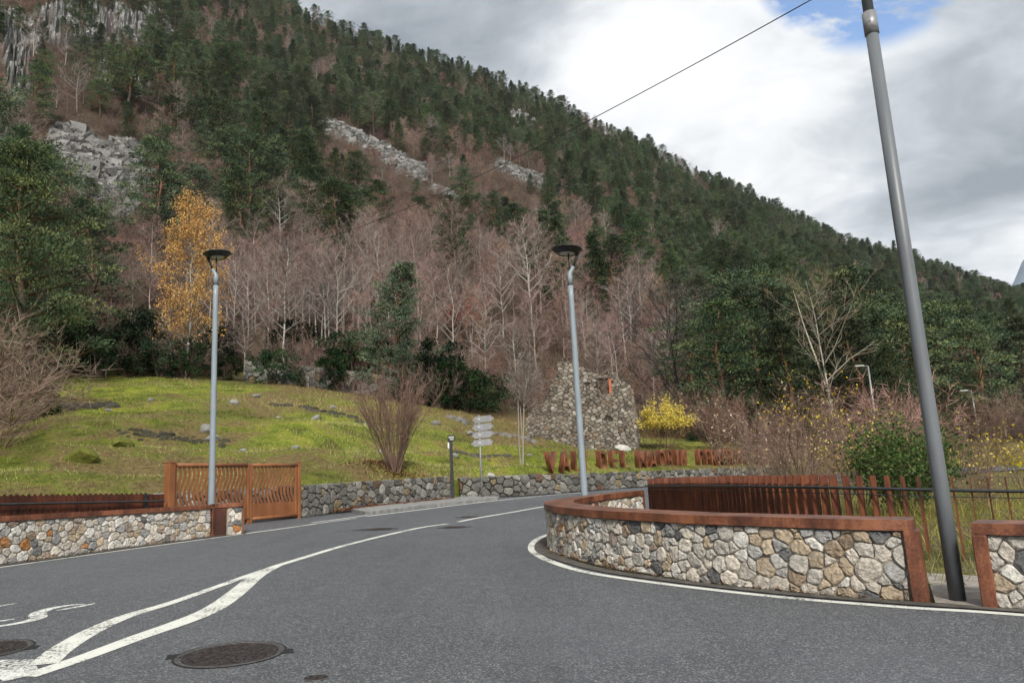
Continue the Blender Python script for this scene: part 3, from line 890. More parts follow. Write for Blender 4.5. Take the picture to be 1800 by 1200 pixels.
bevel_box('end_post', 'corten', (x - tx * .035 + ty * .15, y - ty * .035 - tx * .15, plane_z(x, y) + .30), (.07, .42, .62), _rz, w)
place(w)
# --- short pier after it
WP = Path([(-5.97, 16.88), (-6.22, 16.66), (-6.44, 16.50)])
w = empty('stone_pier', (-6.22, 16.66, plane_z(-6.22, 16.66)), 0, 'short stone pier framed in rusty steel at the end of the long left wall', 'stone pier')
_z = plane_z(-6.2, 16.65)
wall_core(w, WP, 0, WP.L - .25, plane_z, lambda u: .57, .30, 'mortar', n=8)
masonry(w, WP, .03, WP.L - .27, plane_z, lambda u: .56, .09, .006, .03, PAL_LIGHT, 'stone_light', 12)
coping(w, WP, .0, WP.L + .0, lambda u, x, y: plane_z(x, y) + .665, .30, .08, .05, 'corten', n=8)
x, y, tx, ty = [float(v) for v in WP.at(WP.L - .12)]
_rz = math.atan2(ty, tx)
bevel_box('steel_panel', 'corten_dark', (x + ty * .02, y - tx * .02, _z + .28), (.24, .10, .60), _rz, w)
x, y, tx, ty = [float(v) for v in WP.at(0)]
bevel_box('end_post', 'corten', (x - tx * .012 + ty * .13, y - ty * .012 - tx * .13, _z + .29), (.025, .38, .60), _rz, w, .004)
place(w)

# --- curved wall on the right: near arm, nose, far arm
WR = Path([(3.57, 7.235), (3.187, 7.45), (2.776, 7.82), (2.32, 8.24), (1.862, 8.75), (1.548, 9.27), (1.087, 10.04), (.70, 10.99), (.47, 11.9), (.43, 12.6), (.55, 13.3), (.80, 13.95), (1.2, 14.75), (1.78, 15.7), (2.2, 16.38)])
def hR(u): return float(np.interp(u, [0, 1.5, 5.5, WR.L], [.72, .722, .69, .665]))
w = empty('stone_wall', (1.0, 11.5, plane_z(1.0, 11.5)), 0, 'hairpin rubble stone wall with rusty steel cap curving round the grey lamp post', 'stone wall')
wall_core(w, WR, .10, WR.L, plane_z, lambda u: hR(u) - .095, .36, 'mortar', n=110, inset=.0)
masonry(w, WR, .11, WR.L - .02, plane_z, lambda u: hR(u) - .10, .094, .0045, .032, PAL_LIGHT, 'stone_light', 21)
masonry(w, WR, 8.2, WR.L - .02, plane_z, lambda u: hR(u) - .10, .11, .008, .035, PAL_LIGHT, 'stone_light', 22, off=.36, side=-1, joined=True)
coping(w, WR, .0, WR.L, lambda u, x, y: plane_z(x, y) + hR(u), .36, .095, .055, 'corten', n=130)
x, y, tx, ty = [float(v) for v in WR.at(.03)]
_rz = math.atan2(ty, tx)
bevel_box('end_post', 'corten', (x + ty * .15, y - tx * .15, plane_z(x, y) + .305), (.135, .43, .64), _rz, w)
x, y, tx, ty = [float(v) for v in WR.at(WR.L)]
_rz = math.atan2(ty, tx)
bevel_box('end_post', 'corten', (x + tx * .01 + ty * .18, y + ty * .01 - tx * .18, plane_z(x, y) + .29), (.03, .46, .57), _rz, w, .004)
x, y, tx, ty = [float(v) for v in WR.at(8.35)]
bevel_box('joint_post', 'corten_dark', (x + ty * .40, y - tx * .40, plane_z(x, y) + .285), (.08, .07, .57), math.atan2(ty, tx), w, .004)
place(w)
# --- wall leaving the picture on the right
WQ = Path([(9.0, 2.9), (6.9, 4.55), (5.2, 5.93), (4.2, 6.73), (3.93, 6.945)])
w = empty('stone_wall', (4.6, 6.4, plane_z(4.6, 6.4)), 0, 'stone wall with rusty steel frame starting beside the tall leaning-looking pole', 'stone wall')
wall_core(w, WQ, 0, WQ.L - .02, plane_z, lambda u: .61, .36, 'mortar', n=40)
masonry(w, WQ, WQ.L - 2.6, WQ.L - .09, plane_z, lambda u: .605, .105, .005, .034, PAL_LIGHT, 'stone_light', 31)
coping(w, WQ, 0, WQ.L, lambda u, x, y: plane_z(x, y) + .705, .36, .095, .055, 'corten', n=60)
x, y, tx, ty = [float(v) for v in WQ.at(WQ.L - .05)]
_rz = math.atan2(ty, tx)
bevel_box('end_post', 'corten', (x + ty * .15, y - tx * .15, plane_z(x, y) + .295), (.115, .43, .62), _rz, w)
place(w)

# --- retaining wall at the foot of the meadow (behind gate and pavement)
def base_ret(x, y): return plane_z(x, y)
WF = Path([(-2.5, 28.35), (-4.6, 25.05), (-5.98, 21.68), (-7.2, 21.35), (-9.6, 18.65), (-12.0, 15.2)], smooth=False)
# left of travel must face the road: travelling from far to near keeps the road on the left
def hF(u):
    x, y, _, _ = WF.at(u)
    return float(np.interp(u, [0, 4, 8.2, 12, WF.L], [2.06, 1.99, 1.91, 1.87, 1.83]) - plane_z(float(x), float(y)))
w = empty('retaining_wall', (-4.6, 25.05, plane_z(-4.6, 25.05)), 0, 'dark mortared stone retaining wall between the rusty gate and the black post', 'stone wall')
wall_core(w, WF, 0, WF.L, plane_z, lambda u: hF(u) - .02, .45, 'mortar_dark', n=80)
masonry(w, WF, .02, WF.L, plane_z, lambda u: hF(u) + .01, .165, .010, .05, PAL_DARK, 'stone_dark', 41)
place(w)
# --- rough wall under the sign
WG = Path([(16.5, 45.4), (12, 41.2), (8, 37.4), (4, 33.9), (1.95, 31.9), (.1, 30.2), (-2.28, 29.62)], n_per=6)
def hG(u):
    x, y, _, _ = WG.at(u)
    ru = fbm(np.array(u * .9), np.array(3.3), 3) * np.interp(u, [WG.L - 5.5, WG.L - 3], [0.05, .30])
    return float(np.interp(u, [0, WG.L - 4.5, WG.L - 3, WG.L], [1.93, 1.955, 1.95, 1.96]) - plane_z(float(x), float(y)) + ru)
w = empty('retaining_wall', (1.95, 31.9, plane_z(1.95, 31.9)), 0, 'rough dry stone retaining wall carrying the rusty letters', 'stone wall')
wall_core(w, WG, 0, WG.L, plane_z, lambda u: hG(u) - .03, .5, 'mortar_dark', n=80)
masonry(w, WG, 4.0, WG.L, plane_z, lambda u: hG(u) + .03, .20, .014, .08, PAL_DARK, 'stone_dark', 42)
place(w)

# ================================================================== street furniture
def local_mesh_obj(b, name, mat, parent, smooth=False):
    return b.build(name, mat, parent, smooth)
# --- rusty picket fence on the right, a row of upright plates with a handrail
FR = Path([(9.6, 7.4), (8.2, 8.25), (6.9, 9.05), (6.0, 9.6), (5.15, 10.13), (4.59, 10.7), (4.22, 11.29), (3.96, 11.94), (3.76, 12.7), (3.6, 13.7), (3.42, 15.2), (3.24, 17.0), (3.12, 18.5), (3.25, 19.1), (3.6, 19.4)])
def topR(u): return float(np.interp(u - 3.16, [-3.16, 1.05, 2.05, 2.85, 3.55, 4.25, 5.05, 6.05, 7.6, 9.4, 10.9, 13.6], [1.31, 1.39, 1.45, 1.50, 1.53, 1.55, 1.565, 1.58, 1.59, 1.60, 1.60, 1.60]))
w = empty('picket_fence', (4.22, 11.29, plane_z(4.22, 11.29)), 0, 'rusty steel picket fence with black handrail behind the curved wall', 'fence')
u = .1; k = 0
while u < FR.L:
    x, y, tx, ty = [float(v) for v in FR.at(u)]
    zt = topR(u) + rng.normal(0, .004); zb = plane_z(x, y) - .1
    rz = math.atan2(tx, -ty) + rng.normal(0, .03)
    sh = MB(); sh.box((0, 0, 0), (.155, .014, zt - zb))
    o = sh.build('picket', 'corten_fence', w)
    o.location = (x, y, (zt + zb) / 2); o.rotation_euler = (rng.normal(0, .006), rng.normal(0, .006), rz)
    u += .19 if u < 6.2 else .165; k += 1
def rail(path, u0, u1, zf, off, rad, n, name, mat, parent, side=1):
    us = np.linspace(u0, u1, n)
    x, y, tx, ty = path.at(us)
    b = MB()
    b.tube(np.c_[x - ty * off * side, y + tx * off * side, [zf(v) for v in us]], rad, 8, (.1, .1, .1))
    return b.build(name, mat, parent, True)
rail(FR, 0.0, 14.26, lambda v: topR(v) - .165, .125, .021, 110, 'handrail', 'dark_metal', w)
rail(FR, 0.0, 14.15, lambda v: topR(v) - .245, .105, .006, 90, 'lower_rail', 'dark_metal', w)
place(w)
# --- fence on the left behind the long wall
FL = Path([(-7.95, 17.35), (-8.5, 16.3), (-9.45, 14.3), (-10.4, 12.3), (-11.4, 9.8)])
def topL(u): return float(np.interp(u, [0, 3.4, FL.L], [1.885, 1.965, 2.0]))
w = empty('picket_fence', (-9.45, 14.3, plane_z(-9.45, 14.3)), 0, 'dark rusty steel picket fence with handrail behind the long left wall', 'fence')
u = .0; k = 0
while u < 4.9:
    x, y, tx, ty = [float(v) for v in FL.at(u)]
    zt = topL(u) - .06 + rng.normal(0, .003); zb = plane_z(x, y) - .1
    sh = MB(); sh.box((0, 0, 0), (.125, .012, zt - zb))
    o = sh.build('picket', 'corten_dark', w)
    o.location = (x, y, (zt + zb) / 2); o.rotation_euler = (0, 0, math.atan2(ty, tx) + .16)
    if k % 1 == 0:
        sh = MB(); sh.box((0, 0, 0), (.085, .012, zt - zb))
        o = sh.build('picket', 'corten_dark', w)
        o.location = (x + ty * .55, y - tx * .55, (zt + zb) / 2 + .045); o.rotation_euler = (0, 0, math.atan2(ty, tx) + .5)
    u += .118; k += 1
rail(FL, -.1, 5.2, lambda v: topL(v) - .215, .10, .02, 50, 'handrail', 'dark_metal', w)
x, y, tx, ty = [float(v) for v in FL.at(.42)]
bevel_box('fence_post', 'dark_metal', (x - ty * .03, y + tx * .03, plane_z(x, y) + .42), (.06, .04, 1.0), math.atan2(ty, tx), w, .004)
place(w)

# --- gate: steel frame, wavy bars, plate at the foot
GL, GM, GR = np.array([-8.0, 17.7]), np.array([-6.90, 19.91]), np.array([-6.09, 21.53])
gd = (GR - GL) / np.linalg.norm(GR - GL); GLEN = np.linalg.norm(GR - GL)
gz0 = 1.02
grz = math.atan2(gd[1], gd[0])
gate = empty('gate', (*GL, gz0), grz, 'rusty orange steel gate with wavy vertical bars at the meadow entrance', 'gate')
GH = 1.50
def gtube(name, pts, r, sides=10, mat='corten_gate', par=None):
    b = MB(); b.tube(pts, r, sides); return b.build(name, mat, par or gate, True)
def gbox(name, c, s, mat='corten_gate', bev=.006): return bevel_box(name, mat, c, s, 0, gate, bev)
sm = np.linalg.norm(GM - GL)
gbox('gate_post', (.07, 0, GH / 2 - .06), (.17, .17, GH + .12)); gbox('post_cap', (.07, 0, GH + .015), (.20, .20, .025))
gbox('gate_post', (GLEN, 0, GH / 2 - .06), (.10, .10, GH + .16)); gbox('post_cap', (GLEN, 0, GH + .035), (.13, .13, .02))
gbox('post_foot', (GLEN - .08, 0, -.10), (.36, .15, .05))
gbox('gate_post', (sm - .04, 0, GH / 2 - .03), (.075, .08, GH + .0)); gbox('gate_post', (sm + .05, 0, GH / 2 - .08), (.075, .08, GH + .12))
gbox('stile', (.21, 0, GH / 2), (.07, .07, GH - .1)); gbox('stile', (GLEN - .12, 0, GH / 2 + .02), (.06, .07, GH - .14))
gtube('top_rail', [(.17, 0, GH - .05), (sm - .08, 0, GH - .05)], .05); gtube('top_rail', [(sm + .09, 0, GH - .05), (GLEN - .06, 0, GH - .05)], .05)
gtube('bottom_rail', [(.17, 0, .10), (sm + .0, 0, .10)], .045); gtube('bottom_rail', [(sm + .09, 0, .10), (GLEN - .06, 0, .10)], .045)
gbox('kick_plate', ((.2 + sm - .08) / 2, 0, .30), (sm - .33, .02, .36), bev=.002); gbox('kick_plate', ((sm + .09 + GLEN - .14) / 2, 0, .30), (GLEN - sm - .24, .02, .36), bev=.002)
zs = np.linspace(.46, GH - .09, 22)
wave = .072 * np.sin((zs - .46) / (GH - .55) * 2 * math.pi * 1.02 + 2.5)
bm_me = None
def bar_mesh():
    b = MB(); V = []
    for z_, wv in zip(zs, wave):
        for sx, sy in ((-.034, -.008), (.034, -.008), (.034, .008), (-.034, .008)): V.append((wv + sx, sy, z_))
    F = []
    for k in range(len(zs) - 1):
        for j in range(4):
            a_, b_, c_, d_ = 4 * k + j, 4 * k + (j + 1) % 4, 4 * k + 4 + (j + 1) % 4, 4 * k + 4 + j
            F += [(a_, b_, c_), (a_, c_, d_)]
    b.add(V, F, (.2, .2, .2)); return b.mesh('wavy_bar')
bar_me = bar_mesh(); bar_me.materials.append(MAT['corten_gate'])
for s0, s1, n in ((.30, sm - .14, 17), (sm + .15, GLEN - .22, 12)):
    for k in range(n):
        o = link('wavy_bar', bar_me, None, gate); o.location = (s0 + (s1 - s0) * k / (n - 1), 0, 0)

# --- street lamps with dish heads
def street_lamp(x, y, hgt, flip, label, rad0=.075):
    z0 = plane_z(x, y) - .03
    w = empty('street_lamp', (x, y, z0), 0, label, 'street lamp', 'dish-headed street lamps by the road')
    b = MB(); b.tube([(0, 0, 0), (0, 0, .3), (0, 0, hgt - 1.05), (0, 0, hgt - .78)], [rad0, rad0, rad0 * .82, rad0 * .80], 16); b.build('pole', 'grey_paint', w, True)
    b = MB(); b.tube([(0, 0, hgt - .80), (0, 0, hgt - .77)], rad0 * .84, 16); b.build('joint_ring', 'dark_metal', w)
    b = MB(); b.tube([(0, 0, hgt - .78), (0, 0, hgt - .62), (.005 * flip, 0, hgt - .54), (.05 * flip, 0, hgt - .47), (.085 * flip, 0, hgt - .40)], [rad0 * .80, rad0 * .78, rad0 * .70, rad0 * .56, rad0 * .44], 14); b.build('neck', 'grey_paint', w, True)
    b = MB(); b.tube([(.08 * flip, 0, hgt - .42), (.15 * flip, 0, hgt - .25), (.20 * flip, 0, hgt - .12)], [.026, .028, .04], 8); b.build('arm', 'dark_metal', w, True)
    b = MB(); b.tube([(.01, .0, hgt - .55), (-.0, 0, hgt - .10)], .015, 8); b.build('stem', 'dark_metal', w, True)
    prof = [(0.001, .035), (.16, .028), (.27, .014), (.318, .0), (.320, -.010), (.295, -.022), (.245, -.07), (.212, -.095), (.19, -.105), (.165, -.105), (.16, -.095)]
    hd = MB(); hd.lathe(prof[::-1], 40, (.1, .1, .1)); head = hd.build('lamp_head', 'dark_metal', w, True)
    head.location = (-.02 * flip, 0, hgt - .03); head.rotation_euler = (R_(0), R_(4 * flip), 0)
    hd = MB(); hd.lathe([(0.001, -.098), (.158, -.096)], 32, (.1, .1, .1)); ln = hd.build('lens', 'lens', head, True)
    return w
street_lamp(-6.84, 17.35, 6.46, -1, 'grey street lamp with dark dish head behind the left wall and gate', .071)
street_lamp(1.24, 15.12, 5.66, 1, 'grey street lamp with dark dish head at the nose of the curved wall', .068)

# --- tall grey pole between the right-hand walls
x, y = 3.866, 7.235
z0 = plane_z(x, y) - .02
w = empty('lamp_post', (x, y, z0), 0, 'tall thick grey tapered pole standing in the gap between the right walls', 'lamp post')
b = MB(); b.tube([(0, 0, 0), (0, 0, 1.2), (0, 0, 3.2), (0, 0, 5.62)], [.069, .0675, .0645, .060], 28); b.build('pole', 'pole_paint', w, True)
b = MB(); b.tube([(0, 0, 5.60), (0, 0, 5.84)], .070, 28); b.build('collar', 'galvanised', w, True)
b = MB(); b.tube([(0, 0, 5.80), (0, 0, 7.6)], [.052, .045], 24); b.build('upper_pole', 'pole_paint', w, True)
for s_ in (0, 2.1, 4.2):
    b = MB(); b.tube([(.066 * math.cos(s_), .066 * math.sin(s_), 5.72), (.078 * math.cos(s_), .078 * math.sin(s_), 5.72)], .008, 6); b.build('bolt', 'galvanised', w)
b = MB(); b.tube([(0, 0, 7.5), (.0, .15, 7.68), (0, .9, 7.75)], [.045, .04, .035], 12); b.build('lamp_arm', 'pole_paint', w, True)
b = MB(); b.box((0, 1.15, 7.76), (.24, .6, .08)); b.build('lamp_head', 'dark_metal', w)

# --- far street lamps among the shrubs
def far_lamp(x, y, ztop, arm, label):
    z0 = tz(x, y) - .1
    w = empty('street_lamp', (x, y, z0), 0, label, 'street lamp', 'slim pale lamps beyond the shrubs')
    h = ztop - z0
    b = MB(); b.tube([(0, 0, 0), (0, 0, h * .5), (0, 0, h)], [.10, .08, .055], 10); b.build('pole', 'galvanised', w, True)
    b = MB(); b.tube([(0, 0, h - .02), (-arm * .5, 0, h + .03)], .03, 6); b.build('arm', 'galvanised', w)
    bevel_box('lamp_head', 'lens', (-arm * .75, 0, h + .03), (arm * .75, .22, .09), 0, w, .01)
far_lamp(25.5, 55, 8.75, .85, 'slim pale lamp standing behind the brown shrub')
far_lamp(41.5, 70, 7.95, .95, 'slim pale lamp before the dark trunks at the right edge')

# --- road sign seen from behind: four panels on a post
w = empty('road_sign', (-1.37, 28.36, plane_z(-1.37, 28.36) + .08), R_(3), 'back of a road sign with four grey panels on a thin post', 'road sign')
b = MB(); b.tube([(0, 0, 0), (0, 0, 1.2), (0, 0, 2.98)], .035, 10); b.build('post', 'galvanised', w, True)
for k in range(4):
    bm = bmesh.new()
    bmesh.ops.create_cube(bm, size=1.0, matrix=Matrix.Diagonal((.78, .025, .225, 1)))
    ed = [e for e in bm.edges if abs(e.verts[0].co.x - e.verts[1].co.x) < 1e-4 and abs(e.verts[0].co.z - e.verts[1].co.z) < 1e-4]
    bmesh.ops.bevel(bm, geom=ed, offset=.07, segments=4, affect='EDGES')
    o = bm_obj('panel', bm, 'galvanised', w)
    o.location = (.13 - .02 * k + .02, -.055, 2.82 - .285 * k); o.rotation_euler = (0, R_(-3.5), R_(-12 + 3 * k))
    b = MB(); b.box((0, -.045, 2.82 - .285 * k), (.09, .05, .06)); b.build('clamp', 'lens', w)
# --- black post with floodlight
w = empty('light_post', (-2.42, 28.2, plane_z(-2.42, 28.2) + .05), 0, 'slim black post with a small floodlight and box before the stone wall', 'light post')
bevel_box('post', 'dark_metal', (0, 0, 1.05), (.11, .11, 2.1), 0, w)
bevel_box('floodlight', 'dark_metal', (.03, -.02, 2.19), (.28, .12, .22), R_(8), w, .02)
b = MB(); b.box((.03, -.092, 2.22), (.20, .012, .05), rz=R_(8)); b.box((.045, -.092, 2.14), (.14, .012, .04), rz=R_(8)); b.build('light_panel', 'lens', w)
bevel_box('junction_box', 'white_box', (-.085, 0, 1.93), (.06, .08, .20), 0, w, .01)

# --- letters of the place name on the wall
sgn = empty('letter_sign', (1.3, 32.75, 1.97), 0, 'row of free-standing rusty steel letters along the stone wall top', 'letter sign')
WS = Path([(1.14, 32.75), (4.5, 35.8), (8.55, 39.4), (13.2, 43.4), (16.2, 45.8)])
LET = {}
def letter_mesh(ch):
    if ch in LET: return LET[ch]
    cu = bpy.data.curves.new('letter', 'FONT'); cu.body = ch; cu.size = 1.0; cu.extrude = .5; cu.offset = .006; cu.resolution_u = 3
    ob = bpy.data.objects.new('letter_source', cu); COL.objects.link(ob)
    dg = bpy.context.evaluated_depsgraph_get(); dg.update()
    me = bpy.data.meshes.new_from_object(ob.evaluated_get(dg))
    bpy.data.objects.remove(ob); bpy.data.curves.remove(cu)
    v = np.zeros(len(me.vertices) * 3); me.vertices.foreach_get('co', v); v = v.reshape(-1, 3)
    lo, hi = v.min(0), v.max(0)
    v = (v - np.array([lo[0], 0, 0])); v[:, 0] /= (hi[0] - lo[0])
    v[:, 1] = (v[:, 1] - lo[1]) / (hi[1] - lo[1])
    out = np.c_[v[:, 0], -v[:, 2], v[:, 1]]
    me.vertices.foreach_set('co', out.ravel()); me.update()
    me.materials.clear(); me.materials.append(MAT['corten'])
    LET[ch] = me
    return me
LW = {'I': .22, 'M': .66, 'V': .62, 'A': .62, 'L': .42, 'T': .5, 'E': .45, 'F': .45}
WORDS = [('VALL', .0, 2.70), ('DEL', 3.30, 5.30), ('MADRIU', 6.0, 9.75), ('PERAFITA', 10.75, 15.1), ('CLAROR', 15.9, 19.3)]
for wd, s0, s1 in WORDS:
    tot = sum(LW.get(c_, .5) for c_ in wd); gap = ((s1 - s0) - tot * .96) / max(1, len(wd) - 1)
    s = s0
    for c_ in wd:
        wd_ = LW.get(c_, .5) * .96
        x, y, tx, ty = [float(v) for v in WS.at(s)]
        o = link('letter', letter_mesh(c_), None, sgn)
        o.location = (x - 1.3, y - 32.75, 2.035 - 1.97 + rng.normal(0, .004)); o.scale = (wd_, .26, .92); o.rotation_euler = (0, 0, math.atan2(ty, tx))
        s += wd_ + gap
b = MB()
us = np.linspace(-.1, 19, 50); x, y, tx, ty = WS.at(us)
P4 = []
for k in range(50): P4 += [(x[k] - ty[k] * -.24 - 1.3, y[k] + tx[k] * -.24 - 32.75, .056), (x[k] - ty[k] * .24 - 1.3, y[k] + tx[k] * .24 - 32.75, .056)]
F = []
for k in range(49): F += [(2 * k, 2 * k + 2, 2 * k + 3), (2 * k, 2 * k + 3, 2 * k + 1)]
b.add(P4, F, (.2, .2, .2)); b.build('base_plate', 'corten_dark', sgn)

# --- ruined stone house: broken gable with window
rx0, rx1, ry = .6, 6.95, 46.0
def ruin_top(x):
    return float(np.interp(x, [.6, 1.1, 1.5, 2.0, 2.15, 2.6, 2.75, 3.1, 3.7, 4.0, 4.4, 5.2, 5.6, 6.3, 6.8, 6.95], [5.7, 6.1, 6.4, 6.9, 7.5, 8.0, 8.75, 8.95, 8.9, 8.5, 8.05, 7.85, 7.95, 7.8, 7.3, 6.9])) + .10 * math.sin(x * 17) + .07 * math.sin(x * 41)
w = empty('ruined_house', (3.8, ry, 3.6), 0, 'ruined stone house gable with a broken top and empty window', 'ruin')
WU = Path([(rx0, ry + 1.2), (2.2, ry + .1), (3.6, ry - .1), (rx1, ry - .25)], smooth=False)
# faces the camera: right of travel
def rbase(x, y): return 3.0
def ruh(u):
    x, y, _, _ = WU.at(u); return ruin_top(float(x)) - 3.0
def win(u, v):
    x, y, _, _ = WU.at(u); x = float(x); z = v + 3.0
    return (4.98 < x < 5.78 and 6.62 < z < 7.62) or (5.3 < x < 5.62 and 5.2 < z < 5.42) or (4.3 < x < 4.48 and 7.35 < z < 7.5)
masonry(w, WU, 0, WU.L, rbase, ruh, .128, .006, .07, PAL_RUIN, 'stone_dark', 51, side=-1, joined=True, skip=win, aspect=1.7)
masonry(w, WU, 0, WU.L, rbase, ruh, .24, .014, .10, PAL_RUIN, 'stone_dark', 52, off=.5, side=1, joined=True, skip=win)
# core in columns, leaving the window open
b = MB()
for us in np.arange(0, WU.L - .05, .1):
    x, y, tx, ty = [float(v) for v in WU.at(us + .05)]
    tp = ruin_top(x) - .05
    spans = [(3.0, tp)]
    if 4.98 < x < 5.78: spans = [(3.0, 6.62), (7.62, tp)]
    elif 5.3 < x < 5.62: spans = [(3.0, 5.2), (5.42, tp)]
    for a_, c_ in spans:
        if c_ - a_ > .05: b.box((x - ty * .25, y + tx * .25, (a_ + c_) / 2), (.102, .46, c_ - a_), rz=math.atan2(ty, tx))
b.build('core', 'mortar_dark', w)
bevel_box('window_jamb', 'brick_jamb', (5.72, ry - .2, 7.1), (.17, .14, 1.0), 0, w)
bevel_box('window_frame', 'wood_old', (5.0, ry - .16, 7.12), (.07, .2, 1.02), 0, w)
bevel_box('lintel', 'wood_old', (5.35, ry - .17, 7.68), (1.05, .22, .11), 0, w)
# side wall running back
WV = Path([(rx1 + .02, ry - .2), (rx1 + .9, ry + 4.2)], smooth=False)
masonry(w, WV, 0, WV.L, rbase, lambda u: 4.0 - u * .45, .27, .014, .10, PAL_RUIN, 'stone_dark', 53, side=-1, joined=True)
wall_core(w, WV, 0.05, WV.L, rbase, lambda u: 3.95 - u * .45, .45, 'mortar_dark', n=8, inset=-.0, side=-1)
place(w)

# --- manhole covers
def manhole(x, y, r, label, ears=True, parts=True):
    w = empty('manhole_cover', (x, y, plane_z(x, y)), 0, label, 'manhole cover')
    w.rotation_euler = (math.atan(.032), math.atan(.02), 0)
    b = MB(); b.lathe([(r, -.02), (r, .005), (r * .95, .008), (r * .93, .004), (r * .925, -.01)], 48, (.1, .1, .1)); b.build('frame', 'worn_iron', w)
    if parts:
        b = MB(); b.lathe([(r * .90, -.01), (r * .895, .005), (r * .86, .007), (r * .84, .002), (r * .6, .003), (.001, .003)], 48, (.1, .1, .1)); b.build('lid', 'lid_iron', w)
        b = MB()
        rr = np.random.default_rng(int(abs(x * 100)))
        for ix in np.arange(-r, r, .042):
            for iy in np.arange(-r, r, .042):
                if math.hypot(ix, iy) < r * .80 and rr.uniform() < .8: b.box((ix + rr.normal(0, .004), iy + rr.normal(0, .004), .004), (.02, .02, .006), rz=rr.uniform(0, 1.5))
        o = b.build('studs', 'lid_iron', w); o['kind'] = 'stuff'
    if ears:
        b = MB()
        for s_ in (-1, 1):
            b.box((s_ * r * 1.06, .03 * s_, .003), (.10, .13, .006), rz=.3)
        b.lathe([(r * 1.045, .0045), (r * 1.0, .0045)], 48, (.1, .1, .1))
        b.build('tar_seal', 'tar', w)
    return w
manhole(-2.235, 6.09, .39, 'large round cast iron manhole cover in the foreground beside the forked line')
manhole(-4.41, 6.48, .38, 'manhole cover cut by the left edge of the picture')
manhole(-1.40, 5.35, .078, 'small round valve cover at the bottom edge', ears=False)
manhole(-3.05, 16.95, .32, 'manhole cover in the left lane near the pier', parts=True)
manhole(-1.44, 16.83, .29, 'manhole cover in the right lane just past the centre line bend')
manhole(-1.30, 19.76, .27, 'manhole cover at the gap in the centre line')
def crack(pts, wd):
    marking('road_crack', pts, wd, 'dark tar-sealed crack in the asphalt', 'tar', .0035)
crack([(-3.95, 16.6), (-3.6, 17.0), (-3.25, 17.25), (-3.6, 16.75), (-3.1, 16.7)], .03)
crack([(-1.63, 24.96), (-1.1, 25.3), (-.6, 25.34)], .035)

# --- overhead cable
A_ = Vector((-27.2, 85.8, 29.9)); B_ = Vector((10.34, 22.77, 16.68))
pts = []
for k in range(49):
    f = k / 48 * 1.5; q = A_ + (B_ - A_) * f; q.z -= 1.5 * 4 * f * (1 - f); pts.append(tuple(q))
b = MB(); b.tube(pts, .019, 6, (.1, .1, .1))
tag(b.build('overhead_cable', 'cable_black', None, True), 'black overhead cable crossing the sky and the hillside', 'cable')

# ================================================================== vegetation
def unit(v): return v / (np.linalg.norm(v, axis=-1, keepdims=True) + 1e-9)
GREEN = [np.array(c_) for c_ in ((.058, .088, .048), (.078, .110, .056), (.110, .136, .060), (.042, .066, .042))]

def make_pine(seed, h=12., spread=.30, crown0=.22, n_br=46, clumps=5, tufts=34, tuft=.30, cone=.35, cols=GREEN, flat=.42):
    """Scots pine: (trunk mesh, crown mesh)"""
    r = np.random.default_rng(seed)
    tk, cr = MB(), MB()
    zz_ = np.linspace(0, h * .97, 9)
    bend = np.cumsum(r.normal(0, .018 * h, (9, 2)), 0) * np.linspace(0, 1, 9)[:, None]
    rad = np.interp(zz_ / h, [0, .05, .5, 1], [.024 * h, .018 * h, .011 * h, .002 * h])
    tp = np.c_[bend, zz_]
    bark = np.where((zz_ / h)[:, None] > .45, np.array([[.17, .085, .045]]), np.array([[.085, .065, .05]]))
    tk.tube(tp, rad, 7, np.repeat(bark, 7, 0))
    ga = r.uniform(0, 6.28)
    for i in range(n_br):
        t_ = crown0 + (1 - crown0) * ((i + r.uniform(0, 1)) / n_br)
        q = (t_ - crown0) / (1 - crown0)
        prof = (math.sin(math.pi * min(1, .18 + .82 * q)) ** .7) * (1 - cone) + (1 - q) * cone + .06
        L = h * spread * prof * r.uniform(.65, 1.18)
        ga += 2.4 + r.normal(0, .35)
        up = r.uniform(-.12, .30) + .45 * q
        d = unit(np.array([math.cos(ga), math.sin(ga), up]))
        p0 = np.array([np.interp(t_ * h, zz_, tp[:, 0]), np.interp(t_ * h, zz_, tp[:, 1]), t_ * h])
        p1 = p0 + d * L * .55; p2 = p0 + d * L + np.array([0, 0, L * .12])
        cr.tube([p0, p1, p2], [.006 * h * (1 - q * .6), .004 * h * (1 - q * .6), .001 * h], 3, (.11, .07, .045), cap=False)
        for c_ in range(clumps):
            f = r.uniform(.35, 1.05)
            ctr = p0 + d * L * f + r.normal(0, 1, 3) * L * np.array([.16, .16, .07]) + np.array([0, 0, L * .12 * f])
            s_ = h * .052 * r.uniform(.7, 1.35) * (1 - .25 * q)
            col = cols[r.integers(len(cols))] * r.uniform(.8, 1.25)
            dirs = unit(r.normal(0, 1, (tufts, 3)) + np.array([0, 0, .25]))
            pos = ctr + dirs * r.uniform(.15, 1, (tufts, 1)) * s_ * np.array([1.25, 1.25, flat])
            dv = unit(dirs * .8 + r.normal(0, .45, (tufts, 3)) + d * .5 + np.array([0, 0, .35])) * tuft * r.uniform(.6, 1.25, (tufts, 1)) * h / 12
            sd = unit(np.cross(dv, r.normal(0, 1, (tufts, 3)))) * tuft * .15 * h / 12
            cr.quads(pos, dv, sd, col * r.uniform(.75, 1.3, (tufts, 1)))
    return tk.mesh('pine_trunk', True), cr.mesh('pine_crown')

